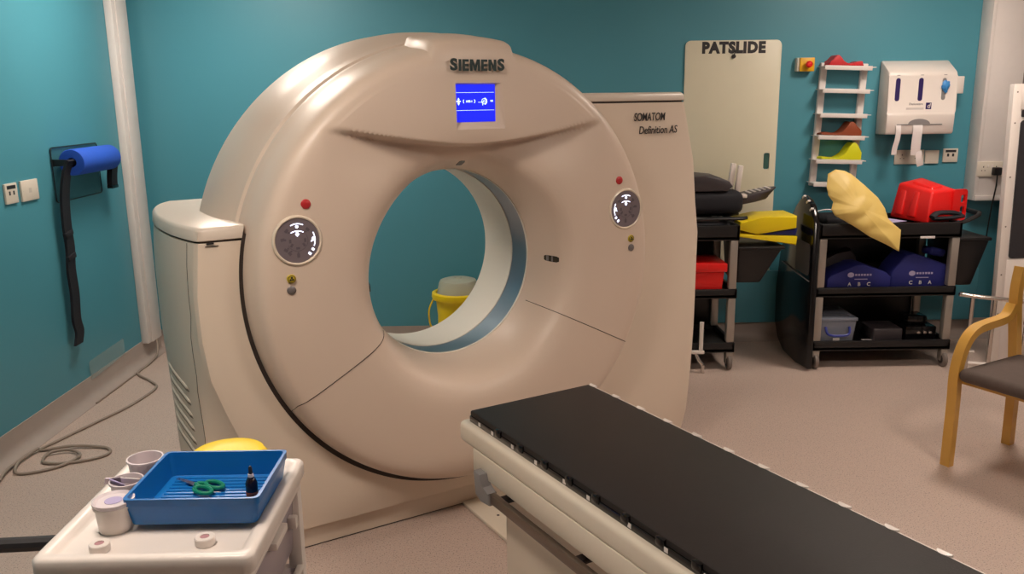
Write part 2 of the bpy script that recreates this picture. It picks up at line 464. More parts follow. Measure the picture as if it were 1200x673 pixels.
# control dials, buttons
def dial(sx):
    cx, cz = sx * .712, 1.231; y0 = -.286
    bm = new(); lathe(bm, [(.0, -.001), (.078, -.001), (.078, .004), (.0, .004)], 48, (cx, y0, cz), 'Y')
    d = finish(bm, 'control_dial', M['dial'], gan)
    bm = new(); lathe(bm, [(.0765, .002), (.0785, -.004), (.082, -.006), (.086, -.004), (.089, .003), (.078, .004)], 56, (cx, y0, cz), 'Y', close=True)
    finish(bm, 'bezel', M['dialring'], d)
    bm = new(); ys = y0 - .001
    arc2(bm, cx, cz + .012, .047, 62, 118, .003, ys); finish(bm, 'lit_arc', M['lit'], d)
    bm = new(); lathe(bm, [(0, -.001), (.0055, -.001), (.0055, 0), (0, 0)], 14, (cx, ys, cz + .049), 'Y'); finish(bm, 'lit_dot', M['lit'], d)
    bm = new(); arc2(bm, cx, cz - .010, .044, 60, 120, .003, ys); b2(bm, (cx - .004, ys - .001, cz + .018), (cx + .004, ys, cz + .034)); prism(bm, [(cx - .008, cz + .024), (cx + .008, cz + .024), (cx, cz + .014)], ys - .001, ys); finish(bm, 'lit_arrow', M['lit'], d)
    s = -sx
    a0 = (-22, 25) if s > 0 else (155, 202)
    bm = new(); arc2(bm, cx, cz, .061, a0[0], a0[1], .003, ys)
    box(bm, (cx + s * .056, ys - .0005, cz + .002), (.010, .001, .012), (0, R(20), 0)); prism(bm, [(cx + s * .056, cz - .004), (cx + s * .046, cz - .008), (cx + s * .053, cz + .010)], ys - .001, ys); finish(bm, 'lit_arrow', M['lit'], d)
    for u, v, w in ((.052, -.034, .010), (.040, -.048, .011)):
        bm = new(); box(bm, (cx + s * u, ys - .0005, cz + v), (w, .001, .008), (0, R(40 * s), 0)); finish(bm, 'lit_dot', M['lit'], d)
    bm = new()
    for ang in (45, 135, 172 if s > 0 else 8, 215, 270, 320 if s < 0 else 235):
        u, v = .052 * math.cos(R(ang)), .052 * math.sin(R(ang))
        box(bm, (cx + u, ys - .0004, cz + v), (.014, .0008, .010), (0, R(ang), 0)); box(bm, (cx + u * .82, ys - .0004, cz + v * .82), (.006, .0008, .006), (0, R(45), 0))
    for ang in (0, 180, 215, 325, 270):
        u, v = .026 * math.cos(R(ang)), .026 * math.sin(R(ang)); box(bm, (cx + u, ys - .0004, cz + v), (.013, .0008, .008), (0, R(ang + 90), 0))
    arc2(bm, cx, cz, .036, 200, 340, .0015, ys); arc2(bm, cx, cz, .036, -20, 40, .0015, ys)
    finish(bm, 'unlit_symbols', M['dialsym'], d)
    def button(name, x, z, r, m, sym=None):
        b = front_b(x, z)
        bm = new(); lathe(bm, [(0, -.007), (r * .7, -.0065), (r, -.003), (r, .004), (0, .004)], 24, (x, b, z), 'Y'); o = finish(bm, name, M[m], gan)
        if sym:
            bm = new()
            lathe(bm, [(r * .72, -.0072), (r * .82, -.0072), (r * .82, -.005), (r * .72, -.005)], 20, (x, b, z), 'Y', close=True)
            for k in range(3):
                an = R(90 + 120 * k); box(bm, (x + .3 * r * math.cos(an), b - .007, z + .3 * r * math.sin(an)), (r * .4, .001, r * .4), (0, an, 0))
            finish(bm, 'symbol', M['inkb'], o)
    button('stop_button', sx * .675, 1.355, .017, 'red')
    button('laser_button', sx * .743, 1.100, .016, 'yellowb', 1)
    button('grey_button', sx * .745, 1.060, .0155, 'greyb')
dial(-1); dial(1)

# panel seams across the front shell
def seam_line(p, q, n=40):
    bm = new(); pts = []
    for k in range(n + 1):
        a = p[0] + (q[0] - p[0]) * k / n; z = p[1] + (q[1] - p[1]) * k / n; pts.append((a, front_b(a, z) - .0002, z))
    tube(bm, pts, .0016, 6); finish(bm, 'panel_seam', M['seam'], gan)
seam_line((.345, .832), (.742, .629)); seam_line((-.372, .832), (-.775, .609))
# laser window sensors on the lip
fb = sorted((b, r) for r, b in fine if r < .47)
for ang, b0, b1 in ((-.6, -.115, -.197), (88, -.13, -.20), (183, -.13, -.205)):
    for nm, q0, q1, hw, lift, m in (('laser_window', 0, 1, .0135, .0012, 'sensor'), ('window_bar', .16, .34, .0125, .0022, 'greyb'), ('window_bar', .52, .62, .0125, .0022, 'greyb')):
        bm = new(); g0 = []; nb, nt = 8, 7
        for i in range(nb + 1):
            b = b0 + (b1 - b0) * (q0 + (q1 - q0) * i / nb)
            e = 1 - (.35 * (abs(2 * i / nb - 1) ** 6) if nm == 'laser_window' else 0)
            row = []
            for k in range(nt):
                th = R(ang) + (k / (nt - 1) * 2 - 1) * hw * e / .43
                lift_ = lift + (.004 if ang == 183 else 0); r = interp(b, fb) - lift_
                p = front_pt(r, b, th); p.y -= lift * .3; row.append(bm.verts.new(p))
            g0.append(row)
        for i in range(nb):
            for k in range(nt - 1): bm.faces.new((g0[i][k], g0[i][k + 1], g0[i + 1][k + 1], g0[i + 1][k]))
        rr_ = bmesh.ops.extrude_face_region(bm, geom=bm.faces[:])
        for v in [v for v in rr_['geom'] if isinstance(v, bmesh.types.BMVert)]:
            d_ = Vector((v.co.x, 0, v.co.z - ZI)).normalized(); v.co += d_ * .004
        o = finish(bm, nm, M[m], gan if nm == 'laser_window' else lw, 40)
        if nm == 'laser_window': lw = o
bm = new(); lathe(bm, [(0, -.003), (.006, -.002), (.006, .01), (0, .01)], 14, (.12, surf_b(.425, R(75), -.19) + .0, ZI + .425), 'Y'); finish(bm, 'lens_dot', M['greyb'], gan)

# dome housing behind the front shell
hp = [(.886, -.045), (.897, -.035), (.903, .0), (.907, .02), (.924, .07), (.936, .13), (.942, .22), (.942, .36), (.925, .44), (.89, .54), (.84, .63), (.77, .73), (.72, .77), (.66, .77), (.61, .70), (.54, .56), (.47, .46), (.425, .418), (.402, .402), (.46, .40), (.7, .3), (.85, .0)]
bm = new(); lathe(bm, hp, 240, (0, 0, ZI), 'Y', close=True); finish(bm, 'ring_housing', M['cream'], gan, 28)
bm = new(); lathe(bm, [(.392, .0), (.3945, .134), (.400, .134), (.400, .0)], 160, (0, 0, ZI), 'Y', close=True); finish(bm, 'scan_window', M['silver'], gan)
bm = new(); lathe(bm, [(.391, .134), (.397, .25), (.402, .402), (.410, .402), (.402, .134)], 160, (0, 0, ZI), 'Y', close=True); finish(bm, 'bore_liner', M['liner'], gan)
bm = new(); lathe(bm, [(.3895, -.006), (.3885, -.001), (.3895, .004), (.398, .004), (.398, -.006)], 160, (0, 0, ZI), 'Y', close=True); finish(bm, 'bore_trim', M['liner'], gan)

# side covers
def lobe(zs, inner, sec):
    """loft of plan sections sec(z) -> [(a, b)...]"""
    bm = new(); rings = []
    for z in zs: rings.append([bm.verts.new((a, b, z)) for a, b in sec(z)])
    n = len(rings[0])
    for u, v in zip(rings, rings[1:]):
        for k in range(n): bm.faces.new((u[k], u[(k + 1) % n], v[(k + 1) % n], v[k]))
    bm.faces.new(rings[0][::-1]); bm.faces.new(rings[-1])
    return bm
tL = [(0, -.80), (.3, -.862), (.5, -.945), (.62, -.988), (.74, -1.025), (.88, -1.040), (1.04, -1.040), (1.23, -1.02), (1.28, -1.012)]
sL = [(0, -1.05), (.28, -1.065), (.54, -1.072), (.83, -1.086), (1.11, -1.086), (1.31, -1.066)]
def fz(z): return interp(z, [(.088, -.150), (.092, -.172), (.2, -.186), (.45, -.18), (.7, -.165), (1.0, -.142), (1.2, -.132), (1.8, -.130)])
def secL(z, g=0.):
    c, s = interp(z, tL) - g, interp(z, sL) - g
    f = fz(z) - g
    pts = [(0, f), (c + .03, f), (c + .010, f + .006), (c, f + .022)]
    side = smooth_pts([(c, f + .022, 0), (min(c, s + .035), f + .10, 0), (s + .012, .10, 0), (s, .33, 0), (s + .018, .55, 0), (s + .055, .70, 0), (s + .11, .80 + g, 0)], 4)[1:]
    if c > s + .06:
        side = smooth_pts([(s + .030, f + .10, 0), (s + .012, .10, 0), (s, .33, 0), (s + .018, .55, 0), (s + .055, .70, 0), (s + .11, .80 + g, 0)], 4)
        a0 = side[0]; ex = [Vector((c + (a0.x - c) * k / 4, f + .022 + (a0.y - f - .022) * k / 4, 0)) for k in range(1, 4)]
        side = ex + side
    else:
        side = side[-(3 + 21):] if len(side) >= 24 else side
    return pts + [(p.x, p.y) for p in side] + [(-.5, .82 + g), (0, .82 + g)]
nL = min(len(secL(z)) for z in (.1, 1.2)); 
def padsec(z, g=0.):
    p = secL(z, g)
    while len(p) < 30: p.insert(-2, ((p[-3][0] + p[-2][0]) / 2, (p[-3][1] + p[-2][1]) / 2))
    return p
def cyl(r, y0, y1):
    bm = new(); lathe(bm, [(r, y0), (r, .42), (r - .05, .60), (r - .15, .80), (r - .17, y1)], 180, (0, 0, ZI), 'Y'); o = scrap(bm); o.parent = gan; return o
cy = cyl(.888, -.6, 1.4)
zsL = [.006, .05, .084, .092, .15, .22, .3, .4, .5, .56, .62, .68, .74, .81, .88, .96, 1.04, 1.14, 1.226]
def secLp(z): return [(a + (.012 if a < -.6 else 0), b) for a, b in padsec(z)] if z <= .084 else padsec(z)
o = finish(lobe(zsL, None, secLp), 'left_side_cover', M['cream2'], gan, 32); cut(o, cy, 32); lc = o
bm = lobe([1.233, 1.236, 1.268, 1.276, 1.280], None, lambda z: padsec(z, .004 if 1.235 < z < 1.27 else (.0 if z < 1.235 else (-.002 if z < 1.278 else -.008))))
o = finish(bm, 'left_cover_cap', M['capc'], gan, 40); cut(o, cy, 40)
bm = lobe([1.225, 1.234], None, lambda z: padsec(z, -.006)); o = finish(bm, 'cap_groove', M['seam'], gan, 40); cut(o, cy, 40)
tR = [(0, 1.175), (.19, 1.205), (.6, 1.248), (1.06, 1.282), (1.4, 1.246), (1.68, 1.174), (1.72, 1.166)]
def secR(z, g=0.):
    c = interp(z, tR) + g; s = c + .03; f = fz(z) - g
    side = smooth_pts([(c, f + .022, 0), (c + .012, f + .10, 0), (s - .004, .10, 0), (s, .33, 0), (s - .018, .55, 0), (s - .055, .70, 0), (s - .11, .80 + g, 0)], 4)[1:]
    return ([(0, f), (c - .03, f), (c - .010, f + .006), (c, f + .022)] + [(p.x, p.y) for p in side] + [(.5, .82 + g), (0, .82 + g)])
def secRp(z): return [(a - (.012 if a > .6 else 0), b) for a, b in secR(z)] if z <= .084 else secR(z)
zsR = [.006, .05, .084, .092, .19, .3, .45, .6, .75, .9, 1.06, 1.2, 1.3, 1.4, 1.5, 1.6, 1.672]
o = finish(lobe(zsR, None, secRp), 'right_side_cover', M['cream2'], gan, 32); cut(o, cy, 32)
bm = lobe([1.680, 1.683, 1.705, 1.713, 1.717], None, lambda z: secR(z, .003 if 1.682 < z < 1.71 else (0 if z < 1.682 else (-.002 if z < 1.716 else -.008))))
o = finish(bm, 'right_cover_cap', M['capc'], gan, 40); cut(o, cy, 40)
bm = lobe([1.671, 1.681], None, lambda z: secR(z, -.006)); o = finish(bm, 'cap_groove', M['seam'], gan, 40); cut(o, cy, 40)
drop(cy)
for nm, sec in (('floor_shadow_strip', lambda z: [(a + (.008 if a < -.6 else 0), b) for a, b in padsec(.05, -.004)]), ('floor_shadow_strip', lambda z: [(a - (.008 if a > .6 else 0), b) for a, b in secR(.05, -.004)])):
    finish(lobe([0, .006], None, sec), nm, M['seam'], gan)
# dark gap ring between turning shell and covers
bm = new(); lathe(bm, [(.868, -.0015), (.8885, -.0015), (.8885, .08), (.868, .08)], 200, (0, 0, ZI), 'Y', close=True)
for v in bm.verts: v.co.y += fz(v.co.z)
bmesh.ops.delete(bm, geom=[v for v in bm.verts if (v.co.x < -.2 and v.co.z > 1.262) or (v.co.z > 1.675) or (-.2 <= v.co.x <= .3 and v.co.z > 1.3)], context='VERTS')
finish(bm, 'ring_gap', M['seam'], gan)
# louvres
for k in range(6):
    z = .668 - .053 * k
    sec_ = [p for p in secL(z) if -.03 < p[1] < .42 and p[0] < -.9]
    P = [Vector((a, b, z - .024 * (1 - max(0, b) / .40) ** 1.5)) for a, b in sec_]
    P = [p for q, r in zip(P, P[1:]) for p in (q, (q + r) / 2)] + [P[-1]]
    P = P[2:]
    bm = new(); tube(bm, [(p.x + .0005, p.y, p.z + .010) for p in P], [.002] + [.0065] * (len(P) - 2) + [.002], 8)
    sl = finish(bm, 'vent_louvre', M['cream2'], gan)
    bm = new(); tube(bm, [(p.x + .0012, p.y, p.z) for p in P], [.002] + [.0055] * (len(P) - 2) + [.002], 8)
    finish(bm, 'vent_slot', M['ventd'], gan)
# side cover vertical seam, marks, lettering, screw
def seam_pt(z):
    p = min((q for q in secL(z) if q[0] < -.9), key=lambda q: abs(q[1] + .062)); return (p[0] - .0005, p[1], z)
bm = new(); tube(bm, [seam_pt(z) for z in (.30, .4, .5, .56, .62, .68, .74, .81, .88, .96, 1.04, 1.14, 1.222)], .0010, 6); finish(bm, 'cover_seam', M['seam'], gan)
bm = new(); b2(bm, (-.990, -.1362, 1.214), (-.945, -.1345, 1.217)); b2(bm, (-.985, -.1362, 1.222), (-.960, -.1345, 1.227)); finish(bm, 'rating_mark', M['inkb'], gan)
lettering('model_lettering', 'SOMATOM', .050, M['inkb'], gan, (.957, -.1365, 1.6085), off=.0004, width=.178, shear=.12)
lettering('model_lettering', 'Definition AS', .048, M['inkb'], gan, (1.008, -.1365, 1.5505), off=.0004, width=.222, shear=.12)
bm = new(); lathe(bm, [(0, -.003), (.009, -.002), (.011, .003), (0, .003)], 16, (1.185, -.137, .168), 'Y'); finish(bm, 'cover_screw', M['steel'], gan)
bm = new(); tube(bm, [(-.115, -.1475, .02), (-.115, -.1475, .07), (-.09, -.1475, .098), (.02, -.146, .118)], .0012, 6); finish(bm, 'plinth_seam', M['seam'], gan)

# ------------------------------------------------------------------ patient table
tb = thing('patient_table', 'long white scanner table with a black mattress, reaching towards the ring', 'scanner table', gw(0, -1.9, 0), PHI)
def ta(lo, hi, bev=.0, seg=2, bm=None):
    bm = bm or new(); b2(bm, (lo[0], lo[1] + 1.9, lo[2]), (hi[0], hi[1] + 1.9, hi[2]), bev, seg); return bm
BE = -3.05
bm = ta((-.257, BE, .606), (.252, -.663, .641), .007); finish(bm, 'mattress', M['mattress'], tb)
bm = ta((-.262, BE + .02, .602), (-.250, -.668, .624), .003); strip = finish(bm, 'edge_strip', M['blackg'], tb)
bm = ta((.2505, BE + .02, .602), (.2605, -.668, .636), .002); rs = finish(bm, 'white_edge_strip', M['white'], tb)
k = 0; y = -.684
while y > BE + .1:
    bm = new(); prism(bm, [(.262 - .018 * math.sin(PI * t / 8), y + 1.9 + .020 * math.cos(PI * t / 8)) for t in range(9)], .630, .6418, 'XY'); finish(bm, 'edge_tab', M['white'], rs)
    y -= .1405
for y in (-.742, -.831, -.961, -1.101, -1.256, -1.374, -1.557, -1.70, -1.84, -1.98, -2.2, -2.4, -2.6, -2.8):
    bm = ta((-.2632, y - .007, .608), (-.2615, y + .007, .621)); finish(bm, 'white_label', M['white'], strip)
for y in (-.86, -1.0, -1.14, -1.27, -1.40, -1.53, -1.67, -1.80, -1.94, -2.08, -2.3, -2.5):
    bm = ta((-.2665, y - .024, .612), (-.244, y + .010, .6385), .006); finish(bm, 'edge_hook', M['blackg'], strip)
bm = ta((-.288, BE - .02, .526), (.288, -.632, .603), .020, 4); finish(bm, 'table_top', M['tablew'], tb)
bm = ta((-.2875, BE, .452), (.2875, -.735, .534), .005, 2); finish(bm, 'under_frame', M['tablew'], tb)
for s in (-1, 1):
    bm = ta((s * .300 - .010, -2.85, .400), (s * .300 + .010, -.86, .436), .003); rl = finish(bm, 'side_rail', M['steel'], tb)
    for yb in (-.93, -1.36, -1.85, -2.4):
        bm = ta((min(s * .30, s * .22), yb - .016, .412), (max(s * .30, s * .22), yb + .016, .428), .002); finish(bm, 'rail_bracket', M['inkb'], rl)
    bm = new(); prism(bm, [(-.79 + 1.9, .480), (-.835 + 1.9, .480), (-.850 + 1.9, .440), (-.895 + 1.9, .436), (-.895 + 1.9, .392), (-.835 + 1.9, .384), (-.80 + 1.9, .398)], s * .300 - .017, s * .300 + .017, 'YZ', .006)
    finish(bm, 'rail_end', M['handle'], rl)
bm = ta((-.235, -2.75, .10), (.235, -.86, .455), .012, 3); finish(bm, 'pedestal', M['tablew'], tb)
bm = ta((-.205, -2.7, .0), (.205, -.90, .10)); finish(bm, 'toe_kick', M['inkb'], tb)
bm = ta((-.04, -.90, 0), (.30, -.152, .014), .003); fp = finish(bm, 'floor_plate', M['tablew'], tb)
for x, y in ((.03, -.34), (.06, -.42), (.22, -.35)):
    bm = new(); lathe(bm, [(0, .0155), (.006, .015), (.006, .01)], 12, (x, y + 1.9, 0)); finish(bm, 'plate_screw', M['inkb'], fp)

# ------------------------------------------------------------------ back wall fittings
# transfer board
ps = thing('transfer_board', 'tall off-white patient slide board hung flat on the teal wall', 'transfer board', (1.525, YB, .30))
bm = new(); prism(bm, rrect(-.318, .318, 0, 1.75, .035), -.014, -.002, 'XZ', .003)
bd = finish(bm, 'board', M['patslide'], ps)
bm = new(); prism(bm, [(x, z) for x, z in rrect(.236, .276, .903, 1.013, .012)], -.1, .1); c_ = scrap(bm); c_.parent = ps
cut(bd, c_); drop(c_)
bm = new(); prism(bm, rrect(.240, .272, .907, 1.009, .010), -.006, -.003); finish(bm, 'grip_slot', mat('slot shade green', (52, 92, 84), .5), ps)
lettering('board_lettering', 'PATSLIDE', .094, M['inkb'], ps, (-.0, -.0145, 1.70), off=.0062, width=.42, space=1.12)
bm = new(); lathe(bm, [(0, -.03), (.012, -.028), (.014, -.012), (0, -.012)], 16, (.002, 0, 1.647), 'Y'); tube(bm, [(.002, -.028, 1.647), (.006, -.030, 1.672), (.016, -.02, 1.69)], .0035, 8); finish(bm, 'hanging_peg', M['inkb'], ps)
# emergency stop
es = thing('emergency_stop', 'yellow wall box with a red mushroom stop button, right of the off-white board', 'emergency stop', (1.995, YB + .001, 1.888))
bm = new(); b2(bm, (-.056, -.05, -.044), (.054, 0, .044), .004); finish(bm, 'back_box', M['socket'], es)
bm = new(); b2(bm, (-.040, -.062, -.044), (.056, -.048, .044), .004); finish(bm, 'yellow_plate', mat('amber plate', (226, 170, 20), .4), es)
bm = new(); lathe(bm, [(0, -.105), (.014, -.103), (.022, -.094), (.022, -.086), (.012, -.080), (.012, -.06), (0, -.06)], 24, (.010, 0, 0), 'Y'); finish(bm, 'stop_button', M['redp'], es)
# ladder rack
lr = thing('wall_rack', 'narrow white ladder-style wall rack with six shallow shelves', 'rack', (2.2, YB, 0))
lr.rotation_euler = (0, R(1.9), 0)
for x in (-.135, .135):
    bm = new(); b2(bm, (x - .021, -.030, 1.085), (x + .021, -.0, 1.895), .003)
    for z in (1.16, 1.80): lathe(bm, [(0, -.033), (.006, -.032), (.006, -.028), (0, -.028)], 10, (x, 0, z), 'Y')
    finish(bm, 'upright', M['plastic'], lr)
SZ = [1.872, 1.725, 1.567, 1.424, 1.266, 1.112]
for z in SZ:
    bm = new(); b2(bm, (-.168, -.125, z - .005), (.172, -.001, z), .001); b2(bm, (-.165, -.130, z - .024), (.145, -.122, z + .004), .002)
    finish(bm, 'shelf', M['plastic'], lr)
def headrest(label, m, z, x0, x1, hump, flip=False, d=.11):
    n = 22; w = x1 - x0; top = []
    for k in range(n + 1):
        t = k / n
        h = hump(t)
        top.append((x0 + w * t, h))
    poly = [(x0, 0)] + top + [(x1, 0)]
    bm = new(); prism(bm, poly, -.5 * d, .5 * d, 'XZ', .003)
    o = finish(bm, 'head_rest', m, None, 35, (2.2 + z * .0332, YB - .062, z + .004))
    o.rotation_euler = (0, R(1.9), 0); return tag(o, label, 'head rest', 'head rests on the white wall rack')
g = lambda t, c, w, h: h * math.exp(-((t - c) / w) ** 2)
headrest('red foam head rest on the top shelf of the white wall rack', M['redf'], SZ[0], -.135, .090, lambda t: .008 + g(t, .24, .17, .058) + g(t, .9, .2, .022) - .0 if t < .985 else .004)
headrest('brown foam head rest on the white wall rack, above the yellow one', M['brown'], SZ[3], -.140, .125, lambda t: .006 + g(t, .74, .17, .085) + g(t, .2, .2, .012) + g(t, .96, .1, .02))
headrest('bright yellow foam head rest on the white wall rack, under the brown one', M['lime'], SZ[4], -.125, .140, lambda t: .008 + g(t, .80, .2, .105) + g(t, .1, .15, .006))
# glove / apron dispenser
dp = thing('apron_dispenser', 'white plastic glove and apron dispenser on the teal wall with paper hanging out', 'dispenser', (2.738, YB + .001, 0))
bm = new(); prism(bm, [(0, 1.905), (-.02, 1.905), (-.135, 1.835), (-.148, 1.82), (-.150, 1.80), (-.150, 1.575), (-.162, 1.565), (-.165, 1.55), (-.160, 1.445), (-.150, 1.432), (0, 1.428)], -.228, .222, 'YZ', .012)
finish(bm, 'casing', M['white'], dp, 40)
bm = new(); b2(bm, (-.215, -.1545, 1.5605), (.210, -.149, 1.5635)); b2(bm, (-.160, -.167, 1.491), (.140, -.163, 1.498), .001)
prism(bm, [(-.012 + .072 * math.cos(R(a)), 1.497 + .034 * math.sin(R(a))) for a in range(0, 181, 12)], -.1655, -.160); finish(bm, 'paper_slot', M['handle'], dp)
for x, m in ((-.166, 'violet'), (-.016, 'violet')):
    bm = new(); prism(bm, rrect(x - .015, x + .015, 1.645, 1.792, .0145), -.1515, -.148); finish(bm, 'viewing_slot', M[m], dp)
bm = new(); prism(bm, rrect(.136 - .013, .136 + .013, 1.650, 1.790, .0125), -.1512, -.148); finish(bm, 'viewing_slot', M['handle'], dp)
bm = new(); bmesh.ops.create_icosphere(bm, subdivisions=3, radius=.03)
for v in bm.verts:
    f = 1 + .7 * noise.noise(v.co * 70 + Vector((3, 1, 2))); k = .45 if v.co.z < -.008 else .85; v.co = Vector((v.co.x * k * f - .3 * min(0, v.co.z), v.co.y * .4, v.co.z * 1.25 * f))
finish(bm, 'glove_tail', M['glove'], dp, 60, (.142, -.160, 1.735))
bm = new()
for x in (-.166, -.012, .140): b2(bm, (x - .010, -.1508, 1.808), (x + .010, -.149, 1.812))
finish(bm, 'slot_caption', M['handle'], dp)
lettering('maker_lettering', 'Danicentre', .020, M['greyb'], dp, (-.038, -.1508, 1.626), off=.0002)
bm = new(); b2(bm, (.028, -.1515, 1.592), (.064, -.149, 1.634)); lg = finish(bm, 'logo_tile', M['violet'], dp)
lettering('logo_letter', 'd', .044, M['white'], lg, (.046, -.152, 1.613), off=.0008, shear=.15)
bm = new(); b2(bm, (-.10, -.1508, 1.590), (.015, -.149, 1.604)); finish(bm, 'label_strip', mat('pale label', (212, 204, 200), .5), dp)
bm = new(); ribbon(bm, smooth_pts([(-.150, -.164, 1.494), (-.148, -.175, 1.46), (-.150, -.172, 1.40), (-.158, -.165, 1.35), (-.160, -.160, 1.300)]), .034, .002, (1, 0, 0)); finish(bm, 'paper_tail', M['paper'], dp, 60)
bm = new(); ribbon(bm, smooth_pts([(-.020, -.164, 1.494), (-.022, -.176, 1.46), (-.024, -.174, 1.38), (-.020, -.165, 1.295)]), .062, .002, (1, 0, 0))
bm.verts.ensure_lookup_table()
ribbon(bm, smooth_pts([(.0, -.168, 1.32), (.004, -.172, 1.27), (.022, -.165, 1.225)]), .042, .002, (1, 0, .35)); finish(bm, 'paper_tail', M['paper'], dp, 60)
bm = new(); b2(bm, (.218, -.115, 1.69), (.285, -.06, 1.80), .004); finish(bm, 'side_clip', M['white'], dp)

def socket_plate(name, label, loc, w, h, kind, wall='back', group=None):
    t = thing(name, label, 'socket', loc, 0 if wall == 'back' else PI / 2)
    bm = new(); b2(bm, (-w / 2, -.012, -h / 2), (w / 2, 0, h / 2), .003); finish(bm, 'face_plate', M['socket'], t)
    bm = new()
    if kind == 'double':
        for cx in (-w / 4, w / 4):
            b2(bm, (cx - .003, -.0125, .010), (cx + .003, -.0115, .020))
            for s in (-1, 1): b2(bm, (cx + s * .011 - .003, -.0125, -.012), (cx + s * .011 + .003, -.0115, -.006))
        finish(bm, 'socket_holes', M['inkb'], t)
        bm = new()
        for cx in (-w / 4 + .028, w / 4 - .028): b2(bm, (cx - .006, -.015, .012), (cx + .006, -.011, .030), .001)
        finish(bm, 'rocker_switch', M['white'], t)
    elif kind == 'data':
        b2(bm, (-w * .36, -.0125, h * .22), (w * .36, -.0115, h * .40))
        for s in (-1, 1): b2(bm, (s * w * .17 - .007, -.0125, -.008), (s * w * .17 + .007, -.0115, .012))
        finish(bm, 'data_ports', M['inkb'], t)
    else:
        b2(bm, (-.012, -.0125, -.012), (.012, -.0115, .012)); lathe(bm, [(0, -.013), (.003, -.012), (.003, -.011)], 8, (-w * .4, 0, 0), 'Y'); lathe(bm, [(0, -.013), (.003, -.012), (.003, -.011)], 8, (w * .4, 0, 0), 'Y')
        finish(bm, 'fuse_cover', mat('ivory switch', (196, 186, 174), .4), t)
    return t
socket_plate('power_socket', 'ivory double power socket on the teal wall, half behind the hanging paper', (2.755, YB, 1.272), .20, .095, 'double')
bm = new(); b2(bm, (2.862, YB - .014, 1.226), (2.955, YB, 1.316), .003); bl = tag(finish(bm, 'blank_plate', M['socket']), 'ivory blank plate joined to the double socket below the dispenser', 'socket plate')
socket_plate('data_socket', 'small ivory data socket with two dark ports, right of the dispenser paper', (3.035, YB, 1.280), .10, .092, 'data')
socket_plate('data_socket', 'small data socket with two dark ports on the left wall', (XL, 4.192, 1.268), .105, .10, 'data', 'left')
socket_plate('fused_outlet', 'square white fused outlet plate on the left wall, next to the data socket', (XL, 4.358, 1.267), .155, .105, 'spur', 'left')
# sockets with a plug on the pale pipe casing
t = socket_plate('power_socket', 'white double socket with a black plug, on the pale pipe casing', (3.238, YB - .13, 1.195), .17, .10, 'double')
pl = thing('black_plug', 'black mains plug in the socket on the pale casing, cable hanging down', 'plug', (3.276, YB - .142, 1.182))
bm = new(); b2(bm, (-.026, -.040, -.026), (.026, .0005, .026), .007); finish(bm, 'plug_body', M['blackp'], pl)
bm = new(); tube(bm, smooth_pts([(0, -.03, -.02), (.001, -.028, -.10), (-.004, -.01, -.25), (-.010, .0, -.45)]), .0045, 8); finish(bm, 'plug_cable', M['blackp'], pl)

# curtain on the right of the casing
cw = []
for k in range(61):
    x = 3.415 + .50 * k / 60; cw.append((x, YB - .09 + .03 * math.sin(k * .75) + .01 * math.sin(k * 1.9)))
bm = new(); ribs = cw + [(x, y + .006) for x, y in cw[::-1]]; prism(bm, ribs, .25, 2.70, 'XY')
tag(finish(bm, 'grey_curtain', M['curtain'], None, 60), 'grey hanging curtain in the far right corner, behind the white cabinet', 'curtain')

# ------------------------------------------------------------------ left wall fittings
cr = thing('roll_holder', 'wall bracket with tinted backplate holding a blue paper roll', 'roll holder', (XL, 4.88, 0))
bm = new(); prism(bm, rrect(-.275, .255, 1.17, 1.466, .02), .002, .008, 'YZ'); plt = finish(bm, 'back_plate', M['plate'], cr)
fr_ = rrect(-.275, .255, 1.17, 1.466, .02)
bm = new(); tube(bm, [(.009, y, z) for y, z in fr_], .0035, 6, closed=True); finish(bm, 'plate_rim', M['blackp'], plt)
for y in (-.262, .215):
    bm = new(); prism(bm, [(.0, 1.405), (.10, 1.40), (.114, 1.385), (.10, 1.37), (0, 1.365)], y - .006, y + .006, 'XZ'); finish(bm, 'bracket_arm', M['blackp'], cr)
bm = new(); tube(bm, [(.10, -.27, 1.385), (.10, .225, 1.385)], .012, 12); finish(bm, 'roll_rod', M['blackp'], cr)
bm = new(); lathe(bm, [(.026, -.245), (.068, -.245), (.072, -.240), (.072, .197), (.068, .202), (.026, .202)], 40, (0, 0, 0), 'Y', close=True)
o = finish(bm, 'paper_roll', M['rollblue'], None, 40, (XL + .10, 4.88, 1.385)); tag(o, 'bright blue paper roll on the left wall bracket', 'paper roll')
bm = new(); P = smooth_pts([(XL + .112, 4.612, 1.400), (XL + .080, 4.606, 1.33), (XL + .055, 4.604, 1.20), (XL + .048, 4.600, 1.05), (XL + .045, 4.610, .92), (XL + .043, 4.595, .80), (XL + .043, 4.600, .66), (XL + .042, 4.585, .52), (XL + .040, 4.605, .44), (XL + .040, 4.575, .375)], 5)
ribbon(bm, P, .082, .014, (0, 1, 0)); st = tag(finish(bm, 'restraint_strap', M['blackf'], None, 60), 'long black fabric strap hanging down from the blue roll holder', 'strap', 'black straps on the roll holder')
for z in (1.0, .87):
    bm = new(); box(bm, (XL + .050, 4.600, z), (.022, .082, .03), (R(12), 0, 0), .004); finish(bm, 'stitched_fold', M['blackf'], st)
bm = new(); P = smooth_pts([(XL + .115, 5.125, 1.405), (XL + .10, 5.128, 1.36), (XL + .085, 5.128, 1.28), (XL + .080, 5.125, 1.205)], 4)
ribbon(bm, P, .075, .03, (0, 1, 0)); st = tag(finish(bm, 'restraint_strap', M['blackf'], None, 60), 'short black strap end hanging at the far end of the blue roll', 'strap', 'black straps on the roll holder')
bm = new(); b2(bm, (XL + .064, 5.085, 1.196), (XL + .10, 5.165, 1.216), .004); finish(bm, 'buckle', M['blackg'], st)
